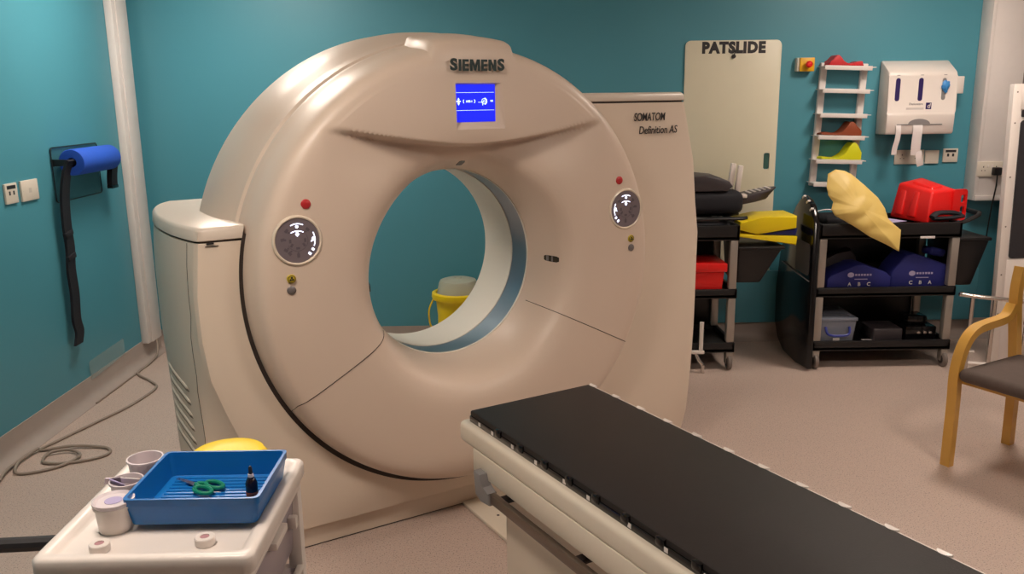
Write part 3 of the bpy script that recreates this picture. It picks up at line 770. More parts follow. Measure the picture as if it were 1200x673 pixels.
bm = new(); prism(bm, [(4.73, .11), (4.72, .215), (4.74, .225), (5.18, .235), (5.18, .13)], XL + .0075, XL + .0115, 'YZ')
tag(finish(bm, 'clear_panel', M['acrylic']), 'clear plastic protector sheet low on the left wall above the floor', 'wall protector')
# floor cable
bm = new(); cz = .008
P = [(-2.39, 5.56, .115), (-2.375, 5.50, .03), (-2.37, 5.35, cz), (-2.36, 5.15, cz), (-2.22, 5.00, cz), (-2.13, 4.86, cz), (-2.16, 4.56, cz), (-2.24, 4.30, cz), (-2.31, 4.08, cz), (-2.34, 3.95, cz), (-2.20, 3.985, .014), (-2.02, 3.97, cz), (-1.98, 3.88, cz), (-2.10, 3.80, cz), (-2.24, 3.80, cz), (-2.27, 3.90, .014), (-2.18, 3.93, .016), (-2.10, 3.86, .014), (-2.16, 3.74, cz), (-2.30, 3.68, cz), (-2.36, 3.80, .018), (-2.35, 3.95, .018), (-2.362, 3.70, .018), (-2.30, 3.50, cz), (-2.22, 3.38, cz), (-2.20, 3.2, cz)]
tube(bm, smooth_pts(P, 8), .0075, 8); tag(finish(bm, 'floor_cable', M['cable'], None, 60), 'grey cable trailing in loops over the floor below the left wall', 'cable')
bm = new(); tube(bm, smooth_pts([(-2.37, 5.30, .0065), (-2.372, 5.0, .0065), (-2.374, 4.62, .0065)], 6), .006, 8); tag(finish(bm, 'cable_end', M['cable'], None, 60), 'short straight grey cable end lying along the left skirting', 'cable')

# ------------------------------------------------------------------ yellow sharps bucket seen through the bore
sb = thing('sharps_bucket', 'yellow bucket with a raised clear lid, seen through the scanner bore', 'bucket', (-.315, 5.45, 0))
bm = new(); lathe(bm, [(0, .0), (.120, .0), (.126, .02), (.130, .16), (.140, .30), (.150, .40), (.172, .405), (.177, .42), (.174, .445), (.150, .450), (.146, .42), (.132, .2), (.118, .03), (0, .03)], 48); finish(bm, 'bucket', M['yellow'], sb)
bm = new()
for k in range(14):
    a = 2 * PI * k / 14; box(bm, (.134 * math.cos(a), .134 * math.sin(a), .15), (.012, .012, .26), (0, 0, a), .003)
finish(bm, 'rib_ring', M['yellow'], sb)
bm = new(); tube(bm, smooth_pts([(-.165, -.02, .40), (-.195, -.03, .33), (-.192, -.03, .24), (-.165, -.03, .18), (-.12, -.06, .14)], 6), .006, 8); finish(bm, 'bucket_handle', M['yellow'], sb)
bm = new(); lathe(bm, [(0, .547), (.02, .547), (.024, .538), (.09, .535), (.118, .526), (.126, .51), (.138, .455), (.142, .44), (.136, .44), (.120, .508), (.112, .52), (.02, .530), (0, .530)], 40)
finish(bm, 'clear_lid', M['lidc'], sb, 40)

# ------------------------------------------------------------------ utility trolleys
def trolley(label, loc, W, D):
    t = thing('utility_trolley', label, 'trolley', loc)
    for z0, z1 in ((.115, .18), (.465, .525), (.83, .925)):
        bm = new(); b2(bm, (-W / 2, -D / 2, z0), (W / 2, D / 2, z0 + .03), .008)
        e = .022
        for lo, hi in (((-W / 2, -D / 2), (W / 2, -D / 2 + e)), ((-W / 2, D / 2 - e), (W / 2, D / 2)), ((-W / 2, -D / 2), (-W / 2 + e, D / 2)), ((W / 2 - e, -D / 2), (W / 2, D / 2))):
            b2(bm, (*lo, z0), (*hi, z1), .006)
        finish(bm, 'shelf_tray', M['blackp'], t)
    for sx in (-1, 1):
        for sy in (-1, 1):
            x, y = sx * (W / 2 - .030), sy * (D / 2 - .028)
            bm = new()
            for z0, z1 in ((.18, .465), (.525, .83)): b2(bm, (x - .024, y - .024, z0), (x + .024, y + .024, z1), .006)
            finish(bm, 'corner_post', M['grey'], t)
            bm = new(); lathe(bm, [(.0, -.014), (.040, -.014), (.048, -.009), (.048, .009), (.040, .014), (0, .014)], 24, (x, y - .01, .048), 'X'); w = finish(bm, 'castor_wheel', M['tyre'], t)
            bm = new(); lathe(bm, [(0, -.016), (.028, -.016), (.028, .016), (0, .016)], 20, (x, y - .01, .048), 'X'); finish(bm, 'wheel_hub', M['inkb'], w)
            bm = new(); b2(bm, (x - .022, y - .025, .075), (x + .022, y + .025, .116), .004); box(bm, (x - .0205, y, .07), (.004, .04, .06)); box(bm, (x + .0205, y, .07), (.004, .04, .06)); finish(bm, 'castor_fork', M['grey'], w)
    bm = new(); b2(bm, (-W / 2 + .05, D / 2 - .018, .15), (W / 2 - .05, D / 2 - .010, .86), .002); finish(bm, 'back_panel', M['blackp'], t)
    return t
tr = trolley('black three-shelf utility trolley on castors, under the white wall rack and dispenser', (2.36, 5.29, 0), .875, .46)
bm = new(); b2(bm, (-.09 + .27 - .0, -.236, .828), (.270, -.229, .842), .001); b2(bm, (.02, -.236, .832), (.045, -.229, .842), .001); finish(bm, 'label_strip', M['paper'], tr)
bm = new()
for y in (-.16, .16): tube(bm, smooth_pts([(.43, y, .90), (.50, y, .925), (.56, y, .955), (.585, y * .8, .965)], 4), .014, 8)
tube(bm, [(.585, -.13, .965), (.585, .13, .965)], .016, 8); finish(bm, 'push_handle', M['blackp'], tr)
tl = trolley('black utility trolley half hidden behind the right edge of the scanner', (1.075, 5.29, 0), .72, .46)
# tall black board against the trolley side
bm = new(); prism(bm, [(5.00, .02), (5.03, .93), (5.10, 1.03), (5.17, 1.065), (5.25, 1.08), (5.36, 1.01), (5.50, .875), (5.62, .66), (5.67, .40), (5.655, .16), (5.58, .06), (5.46, .004), (5.20, .002)], 1.872, 1.912, 'YZ', .010)
bk = tag(finish(bm, 'padded_board', M['blackg'], None, 40), 'tall rounded glossy black board leaning against the left side of the black trolley', 'board')
for y, z in ((5.235, 1.072), (5.16, 1.050), (5.095, 1.010)):  # pale slips painting the highlights along the board's shiny top edge
    bm = new(); box(bm, (1.8755, y, z), (.016, .035, .012), (R(-30), 0, 0), .002); finish(bm, 'painted_glint', M['paper'], bk)
bm = new(); prism(bm, rrect(5.06, 5.30, .60, .80, .03), 1.868, 1.874, 'YZ'); finish(bm, 'painted_reflection', M['charcoal'], bk)  # lighter grey area painted in for a reflection on the glossy board
bm = new(); tube(bm, [(1.869, 5.56, .60), (1.866, 5.3, .585), (1.868, 5.04, .572)], .0035, 6); finish(bm, 'painted_reflection_line', M['handle'], bk)  # pale diagonal streak of the same painted reflection

# pillow lying over the trolley edge
out = [(1.96, 1.226), (2.009, 1.251), (2.06, 1.243), (2.10, 1.224), (2.18, 1.155), (2.253, 1.084), (2.292, 1.02), (2.305, .965), (2.338, .93), (2.378, .896), (2.370, .84), (2.358, .772), (2.28, .815), (2.194, .857), (2.09, .925), (1.985, .985), (1.968, 1.02), (1.982, 1.062), (1.955, 1.10), (1.948, 1.15)]
def pillow(out, ctr, yb, thick, slope, name, m):
    bm = new(); n = len(out)
    O = []
    for (xa, za), (xb, zb) in zip(out, out[1:] + out[:1]): O += [Vector((xa + (xb - xa) * k / 6, 0, za + (zb - za) * k / 6)) for k in range(6)]
    n = len(O)
    c = Vector(ctr); K = 18; lay = {}
    def P(k, i, s):
        f = k / K; p = c + (O[i] - c) * f
        q_ = Vector((p.x * 5.5 + p.z * 3, p.z * 9 - p.x * 6, 1.7)); wr = .034 * (abs(noise.noise(q_ * .8)) - .22) * (1 - f ** 3) + .005 * noise.noise(q_ * 2.2) * (1 - f ** 6)
        th = thick * (1 - f ** 2.2) ** .9
        return Vector((p.x, yb + (p.z - .93) * slope + s * (th + wr * (1 if s < 0 else .3)) + (.002 * s), p.z))
    for s in (-1, 1):
        rg = [[bm.verts.new(P(k, i, s)) for i in range(n)] for k in range(1, K + 1)]; cv = bm.verts.new(P(0, 0, s)); lay[s] = rg
        for i in range(n):
            bm.faces.new((cv, rg[0][i], rg[0][(i + 1) % n]))
            for k in range(K - 1): bm.faces.new((rg[k][i], rg[k + 1][i], rg[k + 1][(i + 1) % n], rg[k][(i + 1) % n]))
    for i in range(n): bm.faces.new((lay[-1][-1][i], lay[1][-1][i], lay[1][-1][(i + 1) % n], lay[-1][-1][(i + 1) % n]))
    return finish(bm, name, m, None, 60)
tag(pillow(out, (2.13, 0, 1.03), 4.99, .042, .35, 'wedge_pillow', M['khaki']), 'pale yellow pillow slumped over the top of the black trolley', 'pillow')
# red case
rc = thing('red_case', 'bright red moulded plastic case on top of the black trolley', 'case', (2.685, 5.335, .905), R(-75))
def hexa(bm, lo, hi, z0, z1, bev):
    a = [bm.verts.new((x, y, z0)) for x, y in lo]; zz = z1 if isinstance(z1, list) else [z1] * 4; b = [bm.verts.new((x, y, z)) for (x, y), z in zip(hi, zz)]
    fs = [bm.faces.new(a[::-1]), bm.faces.new(b)] + [bm.faces.new((a[k], a[(k + 1) % 4], b[(k + 1) % 4], b[k])) for k in range(4)]
    bmesh.ops.bevel(bm, geom=list({e for f in fs for e in f.edges}), offset=bev, segments=3, affect='EDGES', profile=.5)
bm = new()
hexa(bm, [(-.17, -.12), (.17, -.12), (.17, .11), (-.17, .11)], [(-.15, -.085), (.155, -.085), (.155, .095), (-.15, .095)], 0, [.225, .195, .205, .255], .016); finish(bm, 'case_body', M['redp'], rc, 40)
for x in (-.085, .03):
    bm = new(); hexa(bm, [(x - .034, -.130), (x + .034, -.130), (x + .034, -.10), (x - .034, -.10)], [(x - .024, -.094), (x + .024, -.094), (x + .024, -.06), (x - .024, -.06)], .025, .185, .010); finish(bm, 'moulded_rib', M['redp'], rc, 40)
bm = new(); hexa(bm, [(-.10, -.05), (.11, -.05), (.11, .06), (-.10, .06)], [(-.08, -.035), (.09, -.035), (.09, .045), (-.08, .045)], .18, [.238, .216, .222, .252], .008); finish(bm, 'lid_panel', M['redp'], rc, 40)
bm = new(); prism(bm, rrect(.06, .165, .01, .205, .02), .155, .172, 'YZ'); fl = finish(bm, 'side_flange', M['redp'], rc)
bm = new()
for z in (.075, .145): prism(bm, rrect(.118, .150, z - .024, z + .024, .01), -.5, .5, 'YZ')
c_ = scrap(bm); c_.parent = rc; cut(fl, c_); drop(c_)
bm = new(); tube(bm, smooth_pts([(2.625, 5.105, .950), (2.66, 5.12, .972), (2.72, 5.135, .975), (2.78, 5.15, .970), (2.83, 5.17, .955)], 5), .022, 8, flat=.7); tube(bm, smooth_pts([(2.63, 5.10, .944), (2.70, 5.115, .942), (2.77, 5.13, .944), (2.84, 5.15, .950)], 5), .017, 8, flat=.7)
tag(finish(bm, 'webbing_bundle', M['blackf'], None, 60), 'bundle of black webbing in front of the red case on the trolley top', 'strap')
bm = new(); box(bm, (2.365, 5.13, .930), (.16, .14, .003), (0, 0, R(25))); tag(finish(bm, 'paper_sheet', M['lilac']), 'pale lilac paper sheet on the trolley top between pillow and red case', 'paper')
bm = new(); tube(bm, smooth_pts([(1.98, 5.36, .955), (2.06, 5.34, .975), (2.13, 5.33, .965), (2.16, 5.30, .955)], 5), .008, 6, flat=.5); tag(finish(bm, 'white_tubing', M['paper'], None, 60), 'short white tube end behind the pale yellow pillow', 'tube')
bm = new(); b2(bm, (2.0, 5.20, .862), (2.36, 5.46, .945), .03, 3); tag(finish(bm, 'black_bag', M['blackf'], None, 50), 'flat black bag lying under the pale yellow pillow on the trolley', 'bag')
# blue cushions on the middle shelf
def wedge(label, x, y, w, h, peak, txt, d=.20):
    t = thing('positioning_cushion', label, 'cushion', (x, y, .4965), 0, 'blue cushions on the middle trolley shelf')
    bm = new(); prism(bm, [(-w / 2, 0), (-w / 2, h * .45), (-w / 2 + .02, h * .58), (peak - .03, h * .97), (peak + .02, h), (w / 2 - .03, h * .68), (w / 2, h * .5), (w / 2, 0)], -d / 2, d / 2, 'XZ', .014)
    finish(bm, 'cushion_body', M['cushblue'], t, 40)
    for i, ch in enumerate(txt): lettering('code_letter', ch, .032, M['paper'], t, (-.06 + .06 * i, -d / 2 - .0008, .040), off=.0006)
    bm = new(); bmesh.ops.create_circle(bm, cap_ends=True, radius=.016, segments=14)
    bmesh.ops.transform(bm, matrix=Matrix.Translation((-.055, -d / 2 - .001, .100)) @ Matrix.Rotation(PI / 2, 4, 'X') @ Matrix.Scale(1.3, 4, (1, 0, 0)), verts=bm.verts[:])
    r = bmesh.ops.extrude_face_region(bm, geom=bm.faces[:]); bmesh.ops.translate(bm, vec=(0, .002, 0), verts=[v for v in r['geom'] if isinstance(v, bmesh.types.BMVert)])
    finish(bm, 'logo_mark', M['lilac'], t)
    bm = new()
    for k in range(6): b2(bm, (-.028 + .018 * k, -d / 2 - .0012, .094), (-.016 + .018 * k, -d / 2 + .0005, .106))
    b2(bm, (-.03, -d / 2 - .0012, .070), (.05, -d / 2 + .0005, .075)); finish(bm, 'logo_strip', M['lilac'], t)
wedge('blue wedge cushion lettered A B C on the middle shelf, left of the other', 2.205, 5.20, .40, .165, .0, 'ABC')
wedge('blue wedge cushion lettered C B A on the middle shelf, right of the other', 2.60, 5.225, .37, .225, -.07, 'CBA')
bm = new(); box(bm, (2.73, 5.25, .712), (.11, .10, .05), (0, R(12), R(10)), .015); tag(finish(bm, 'blue_pad', M['cushblue'], None, 50), 'small blue pad on top of the cushion lettered C B A', 'pad')
bm = new(); prism(bm, [(-.13, 0), (-.12, .16), (-.02, .185), (.06, .225), (.10, .17), (.13, 0)], -.05, .05, 'XZ', .012); tag(finish(bm, 'dark_cushion', M['charcoal'], None, 50, (2.17, 5.37, .4965)), 'dark grey cushion standing behind the blue cushion lettered A B C', 'cushion')
# bottom shelf
sx = thing('storage_box', 'clear plastic storage box with blue handle on the bottom trolley shelf', 'box', (2.085, 5.24, .1465))
bm = new(); hexa(bm, [(-.105, -.14), (.105, -.14), (.105, .14), (-.105, .14)], [(-.12, -.15), (.12, -.15), (.12, .15), (-.12, .15)], 0, .155, .006); finish(bm, 'box_body', M['boxclear'], sx)
bm = new(); b2(bm, (-.128, -.158, .156), (.128, .158, .178), .006); finish(bm, 'box_lid', M['boxclear'], sx)
bm = new(); tube(bm, smooth_pts([(-.075, -.155, .120), (-.07, -.175, .085), (-.04, -.18, .070), (.04, -.18, .070), (.07, -.175, .085), (.075, -.155, .120)], 4), .008, 8); finish(bm, 'box_handle', M['bluebox'], sx)
bm = new(); b2(bm, (-.02, -.1475, .020), (.02, -.1445, .045)); finish(bm, 'box_label', M['paper'], sx)
bm = new(); b2(bm, (2.34, 5.14, .1465), (2.53, 5.34, .235), .012); tag(finish(bm, 'dark_case', M['charcoal'], None, 50), 'dark grey case lying on the bottom trolley shelf', 'case')
bm = new(); b2(bm, (2.28, 5.095, .1465), (2.34, 5.18, .158), .003); box(bm, (2.33, 5.13, .158), (.12, .014, .004), (0, 0, R(30))); tag(finish(bm, 'white_clip', M['paper'], None, 50), 'small pale clip lying beside the clear storage box', 'clip')
gm = thing('black_instrument', 'black instrument with shiny knobs on the right of the bottom trolley shelf', 'instrument', (2.645, 5.24, .1465))
bm = new(); b2(bm, (-.10, -.10, 0), (.10, .10, .10), .012); b2(bm, (-.075, -.06, .10), (.06, .08, .16), .02); tube(bm, [(-.03, 0, .155), (-.03, 0, .30)], .006, 8); finish(bm, 'instrument_body', M['blackg'], gm)
for x in (-.02, .02, .055):
    bm = new(); lathe(bm, [(0, -.012), (.010, -.010), (.012, .002), (0, .002)], 14, (x, -.101, .06), 'Y'); finish(bm, 'knob', M['chrome'], gm)

# ---- left trolley load
bm = new(); hexa(bm, [(-.20, -.13), (.20, -.13), (.20, .13), (-.20, .13)], [(-.21, -.14), (.21, -.14), (.21, .14), (-.21, .14)], 0, .135, .006)
rb = finish(bm, 'red_bin', M['redp'], None, 40, (1.145, 5.22, .4965)); tag(rb, 'red plastic bin on the middle shelf of the half-hidden trolley', 'bin')
bm = new(); b2(bm, (-.225, -.153, .136), (.225, .153, .190), .006); b2(bm, (-.10, -.160, .150), (.10, -.150, .196), .004); finish(bm, 'bin_rim', M['redp'], rb)
bm = new(); b2(bm, (.78, 5.12, .862), (1.40, 5.46, .935), .03, 3); tag(finish(bm, 'black_mat', M['blackf'], None, 50), 'folded black mat lying on the top shelf of the half-hidden trolley', 'mat')
bm = new()
for y in (5.10, 5.30):
    tube(bm, smooth_pts([(1.20, y - .05, .965), (1.28, y - .05, .968), (1.38, y - .05, .968), (1.44, y - .05, .968), (1.47, y - .05, .972)], 5), .018, 8, flat=.6)
    tube(bm, [(1.15, y - .05, .968), (1.30, y - .05, .962)], .014, 8)
tube(bm, [(1.38, 5.04, .962), (1.38, 5.26, .962)], .014, 8)
tag(finish(bm, 'black_harness', M['blackp'], None, 60), 'looped black straps on top of the half-hidden trolley, under the black cushion', 'harness')
bm = new(); b2(bm, (1.0, 5.10, .985), (1.465, 5.42, 1.125), .045, 4); tag(finish(bm, 'black_cushion', M['blackf'], None, 50), 'thick black cushion with a rounded end beside the scanner edge', 'cushion')
bm = new(); prism(bm, [(-.24, 0), (.17, 0), (.20, .03), (.18, .06), (.12, .085), (.02, .095), (-.24, .085)], -.15, .15, 'XZ', .012); tag(finish(bm, 'grey_cushion', M['charcoal'], None, 40, (1.19, 5.25, 1.1265)), 'charcoal rounded cushion on top of the thick black cushion', 'cushion')
hb = thing('head_board', 'grey tapered board with a pale slotted top, pointing out past the transfer board', 'board', (1.5845, 5.28, 1.03))
bm = new(); prism(bm, [(-.12, -.09), (.0, -.085), (.09, -.05), (.125, 0), (.09, .05), (.0, .085), (-.12, .09)], .0, .055, 'XY', .012)
for v in bm.verts:
    if v.co.z < .03: v.co.x = v.co.x * .8 - .02; 
    v.co.z += (v.co.x + .12) * .22 * (1 if v.co.z > .03 else .8)
finish(bm, 'board_shell', M['charcoal'], hb, 40)
bm = new()
for k in range(5):
    x = -.05 + .03 * k; box(bm, (x, 0, .057 + (x + .12) * .22), (.012, .11, .003), (0, -.21, 0))
finish(bm, 'pale_slots', M['paper'], hb)
for i, (x, y, h, lab) in enumerate(((1.392, 5.22, 1.292, 'white upright plastic bar on the half-hidden trolley, left of its twin'), (1.432, 5.20, 1.280, 'white upright plastic bar on the half-hidden trolley, right of its twin'))):
    bm = new()
    box(bm, (0, 0, .075), (.030, .030, .16), (0, R(6), 0), .004)
    o = finish(bm, 'plastic_bar', M['white'], None, 40, (x + .018, y, h - .16)); tag(o, lab, 'bar', 'white upright bars')
bm = new(); b2(bm, (1.452, 5.17, 1.075), (1.50, 5.23, 1.10), .006); tag(finish(bm, 'bar_foot', M['white'], None, 40), 'small white plastic block at the foot of the white bars', 'block')
# stacked vinyl pads sticking out to the right
def pad(label, m, pts, y0, y1):
    bm = new(); prism(bm, pts, y0, y1, 'XZ', .008); return tag(finish(bm, 'vinyl_pad', M[m], None, 40), label, 'pad', 'vinyl pads on the half-hidden trolley')
pad('upper yellow vinyl wedge pad sticking out beside the transfer board', 'foamy', [(1.445, .885), (1.56, .856), (1.80, .892), (1.80, .968), (1.60, .962), (1.45, .935)], 5.12, 5.40)
pad('lower yellow vinyl pad, under the blue one beside the transfer board', 'foamy', [(1.445, .840), (1.56, .827), (1.805, .785), (1.81, .84), (1.56, .852), (1.445, .860)], 5.12, 5.38)
pad('dark blue vinyl pad sandwiched between two yellow pads', 'blue', [(1.58, .852), (1.805, .842), (1.815, .888), (1.60, .857)], 5.14, 5.42)
# hanging bin
hb2 = thing('hanging_bin', 'black tapered bin hung on the end of the half-hidden trolley', 'bin', (1.55, 5.29, 0))
bm = new(); hexa(bm, [(-.10, -.14), (.05, -.14), (.05, .14), (-.10, .14)], [(-.11, -.19), (.165, -.19), (.165, .19), (-.11, .19)], .545, .77, .012); finish(bm, 'bin_body', M['blackp'], hb2, 40)
bm = new(); b2(bm, (-.112, -.20, .765), (.178, .20, .784), .006); finish(bm, 'bin_rim', M['blackp'], hb2)
hb3 = thing('hanging_bin', 'black tapered bin hung on the right end of the trolley with blue cushions', 'bin', (2.86, 5.33, 0))
bm = new(); hexa(bm, [(-.05, -.14), (.10, -.14), (.10, .14), (-.05, .14)], [(-.05, -.19), (.16, -.19), (.16, .19), (-.05, .19)], .50, .80, .012); finish(bm, 'bin_body', M['blackp'], hb3, 40)
bm = new(); b2(bm, (-.055, -.20, .795), (.168, .20, .815), .006); finish(bm, 'bin_rim', M['blackp'], hb3)
# white bracket low down beside the scanner
wb = thing('white_stand', 'short white upright tube with a chrome foot, low beside the scanner edge', 'stand', (1.215, 5.03, 0))
bm = new(); tube(bm, [(0, 0, .13), (0, 0, .325)], .013, 12); b2(bm, (-.06, -.014, .122), (.02, .014, .142), .003); finish(bm, 'stand_tube', M['white'], wb)
bm = new(); tube(bm, [(-.03, 0, .122), (-.012, -.01, .08), (.01, -.02, .055)], .011, 10); tube(bm, [(.01, -.02, .055), (.012, -.021, .0)], .012, 10); finish(bm, 'chrome_foot', M['chrome'], wb)

# ------------------------------------------------------------------ white cabinet and rails on the right
cb = thing('white_cabinet', 'tall narrow white cabinet with a dark window at the right edge', 'cabinet', (3.335, 5.25, 0.004))
cb.rotation_euler = (0, R(-1.6), 0)
bm = new(); b2(bm, (-.28, -.20, .0), (.28, -.15, 1.745), .006); finish(bm, 'cabinet_body', M['plastic'], cb)
bm = new()
for x0, x1 in ((-.285, -.235), (.235, .285)): b2(bm, (x0, -.208, .0), (x1, -.198, 1.745), .002)
b2(bm, (-.235, -.208, 1.60), (.235, -.198, 1.745), .002); b2(bm, (-.235, -.208, .30), (.235, -.198, .69), .002); finish(bm, 'door_frame', M['white'], cb)
bm = new(); prism(bm, rrect(-.225, -.05, .70, 1.535, .02), -.207, -.198); finish(bm, 'window_pane', M['glass'], cb)
bm = new(); prism(bm, rrect(-.225, -.05, 1.553, 1.595, .008), -.2085, -.198); finish(bm, 'vent_slot', M['inkb'], cb)
bm = new(); b2(bm, (-.195, -.2095, 1.665), (-.10, -.2075, 1.700)); r_ = finish(bm, 'red_sticker', M['redf'], cb)
bm = new(); b2(bm, (-.185, -.2105, 1.674), (-.105, -.2090, 1.680)); b2(bm, (-.185, -.2105, 1.686), (-.125, -.2090, 1.692)); finish(bm, 'sticker_lines', M['paper'], r_)
bm = new(); b2(bm, (-.205, -.2095, 1.615), (-.12, -.2075, 1.640)); finish(bm, 'yellow_sticker', mat('amber sticker', (214, 160, 30), .5), cb)
bm = new()
for z in (1.70, 1.52, 1.2, .9, .6, .35): lathe(bm, [(0, -.211), (.005, -.2095), (.005, -.207)], 10, (-.262, 0, z), 'Y')
finish(bm, 'rivets', M['steel'], cb)
rf = thing('chrome_rail_frame', 'low chrome tube frame between the black trolley and the wooden chair', 'rail frame', (2.95, 4.82, 0))
bm = new(); tube(bm, smooth_pts([(-.20, .10, .505), (-.205, .08, .515), (-.19, .05, .512), (.14, -.07, .490)], 3), .013, 12); finish(bm, 'top_rail', M['chrome'], rf)
bm = new(); tube(bm, [(-.185, .06, .09), (.14, -.06, .09)], .011, 12); tube(bm, [(-.19, .10, .14), (-.06, .14, .13)], .009, 10); finish(bm, 'bottom_rail', M['white'], rf)
for x, y in ((-.155, .045), (-.045, .0), (.12, -.058)):
    bm = new(); tube(bm, [(x, y, .0), (x, y, .50)], .012, 12); finish(bm, 'upright_tube', M['chrome'], rf)

# ------------------------------------------------------------------ chair
dvx, dvy = .875, .484
ch = thing('armchair', 'beech-framed armchair with grey brown seat at the right edge', 'chair', (2.05, 3.632, 0), math.atan2(dvy, dvx))
# local x = front to back, local y negative = towards the other side
for y in (0, -.56):
    bm = new(); P = smooth_pts([(0, y, 0), (.0, y, .30), (-.005, y, .44), (.012, y, .53), (.05, y, .60), (.11, y, .640), (.20, y, .652), (.29, y, .658), (.345, y, .672), (.385, y, .72)], 5)
    ribbon(bm, P, .045, .036, (0, 1, 0)); finish(bm, 'arm_and_front_leg', M['wood'], ch, 40)
    bm = new(); ribbon(bm, smooth_pts([(.485, y, 0), (.475, y, .30), (.445, y, .50), (.415, y, .66), (.40, y, .79), (.415, y, .90)], 5), .042, .040, (0, 1, 0)); finish(bm, 'back_post', M['wood'], ch, 40)
bm = new(); b2(bm, (.02, -.545, .400), (.455, -.015, .425), .004); finish(bm, 'seat_rail', M['wood'], ch)
bm = new(); b2(bm, (-.035, -.537, .424), (.435, -.023, .485), .028, 4); finish(bm, 'seat', M['seat'], ch, 50)
bm = new(); box(bm, (.452, -.28, .74), (.05, .50, .26), (0, R(4), 0), .022, 4); finish(bm, 'backrest', M['seat'], ch, 50)

# ------------------------------------------------------------------ supplies cart
CX0, CX1, CY0, CY1, CZ = -.955, -.512, 1.512, 1.985, .82
ca = thing('supplies_cart', 'white plastic drawer cart in the left foreground holding a blue tray', 'cart', ((CX0 + CX1) / 2, (CY0 + CY1) / 2, 0), R(.5))
w, d = (CX1 - CX0) / 2, (CY1 - CY0) / 2
bm = new(); rs = []
for ins, z in ((.012, .778), (.003, .780), (0, .786), (0, .815), (.004, .821), (.010, .823), (.024, .822), (.034, .814), (.040, .8085)):
    rs.append([bm.verts.new((x, y, z)) for x, y in rrect(-w + ins, w - ins, -d + ins, d - ins, max(.022 - ins * .3, .008), 5)])
for a, b in zip(rs, rs[1:]):
    n_ = len(a)
    for k in range(n_): bm.faces.new((a[k], a[(k + 1) % n_], b[(k + 1) % n_], b[k]))
bm.faces.new(rs[0][::-1]); bm.faces.new(rs[-1])
finish(bm, 'top_tray', M['white'], ca, 40)
for sx in (-1, 1):
    for sy in (-1, 1):
        bm = new(); b2(bm, (sx * (w - .03) - .018, sy * (d - .03) - .018, .09), (sx * (w - .03) + .018, sy * (d - .03) + .018, .78), .005); p_ = finish(bm, 'corner_post', M['white'], ca)
        bm = new(); lathe(bm, [(0, -.012), (.035, -.012), (.04, -.006), (.04, .006), (.035, .012), (0, .012)], 20, (sx * (w - .03), sy * (d - .03), .04), 'X'); b2(bm, (sx * (w - .03) - .016, sy * (d - .03) - .016, .06), (sx * (w - .03) + .016, sy * (d - .03) + .016, .092), .002); finish(bm, 'castor', M['greyb'], p_)
for k in range(3):
    z1 = .755 - .215 * k; z0 = z1 - .165
    bm = new(); hexa(bm, [(-w + .065, -d + .03), (w - .035, -d + .03), (w - .035, d - .03), (-w + .065, d - .03)], [(-w + .06, -d + .02), (w - .025, -d + .02), (w - .025, d - .02), (-w + .06, d - .02)], z0, z1, .008); dr = finish(bm, 'drawer', M['drawer'], ca)
    bm = new(); b2(bm, (w - .030, -.05, z1 - .03), (w - .004, .05, z1 - .012), .004)
    finish(bm, 'drawer_handle', M['white'], dr)
    bm = new(); b2(bm, (w - .028, .13, z1 - .075), (w - .006, .150, z1 - .045), .003); finish(bm, 'drawer_clip', M['white'], dr)
    bm = new(); b2(bm, (w - .028, -d + .03, z1 - .004), (w - .012, d - .03, z1 + .010), .003); finish(bm, 'drawer_runner', M['white'], dr)
bm = new(); b2(bm, (-w + .05, -d + .012, .10), (w - .06, -d + .018, .775)); finish(bm, 'front_panel', M['tealp'], ca)
bm = new(); tube(bm, smooth_pts([(-w + .02, .0, .735), (-w - .10, -.005, .732), (-w - .30, -.02, .730), (-w - .37, -.02, .70), (-w - .38, -.02, .60), (-w - .33, -.02, .50), (-w + .02, .0, .44)], 5), .017, 10); finish(bm, 'push_handle', M['inkb'], ca)
bm = new(); b2(bm, (-.12, d - .01, .56), (.12, d + .25, .566), .002); b2(bm, (-.12, d - .016, .50), (.12, d - .010, .76), .002); finish(bm, 'rear_shelf', M['white'], ca)
# sharps tub behind the cart
yb = thing('sharps_tub', 'yellow sharps tub behind the white cart, only its rim showing above the blue tray', 'tub', (-.752, 2.112, .5675))
bm = new(); lathe(bm, [(0, 0), (.085, 0), (.092, .01), (.098, .18), (.104, .185), (.106, .20), (.098, .21), (.05, .216), (0, .216)], 40); finish(bm, 'tub_body', M['yellow'], yb)
bm = new(); lathe(bm, [(.09, .209), (.094, .218), (.080, .222), (.045, .218), (0, .218)], 40); finish(bm, 'tub_lid', M['yellow'], yb)
# blue tray
bt = thing('blue_tray', 'blue ribbed plastic tray on the white cart', 'tray', (-.674, 1.766, .8225))
bm = new()
x0, x1, y0, y1 = -.136, .136, -.118, .118
def ring_loft(bm, levels):
    rs = [[bm.verts.new((x * s, y * s2, z)) for x, y in rrect(x0, x1, y0, y1, .012, 3)] for s, s2, z in levels]
    n = len(rs[0])
    for a, b in zip(rs, rs[1:]):
        for k in range(n): bm.faces.new((a[k], a[(k + 1) % n], b[(k + 1) % n], b[k]))
    bm.faces.new(rs[0][::-1]); bm.faces.new(rs[-1])
ring_loft(bm, [(.97, .97, 0), (.985, .985, .0), (1.045, 1.045, .046), (1.06, 1.06, .046), (1.065, 1.065, .062), (1.015, 1.01, .062), (1.005, 1.0, .050), (.96, .955, .005), (.94, .935, .004)])
tp = finish(bm, 'tray_body', M['trayblue'], bt, 30)
bm = new()
for k in range(13): b2(bm, (-.115, -.098 + .0163 * k - .003, .003), (.115, -.098 + .0163 * k + .003, .0065), .0015)
finish(bm, 'tray_ribs', M['trayblue'], bt)
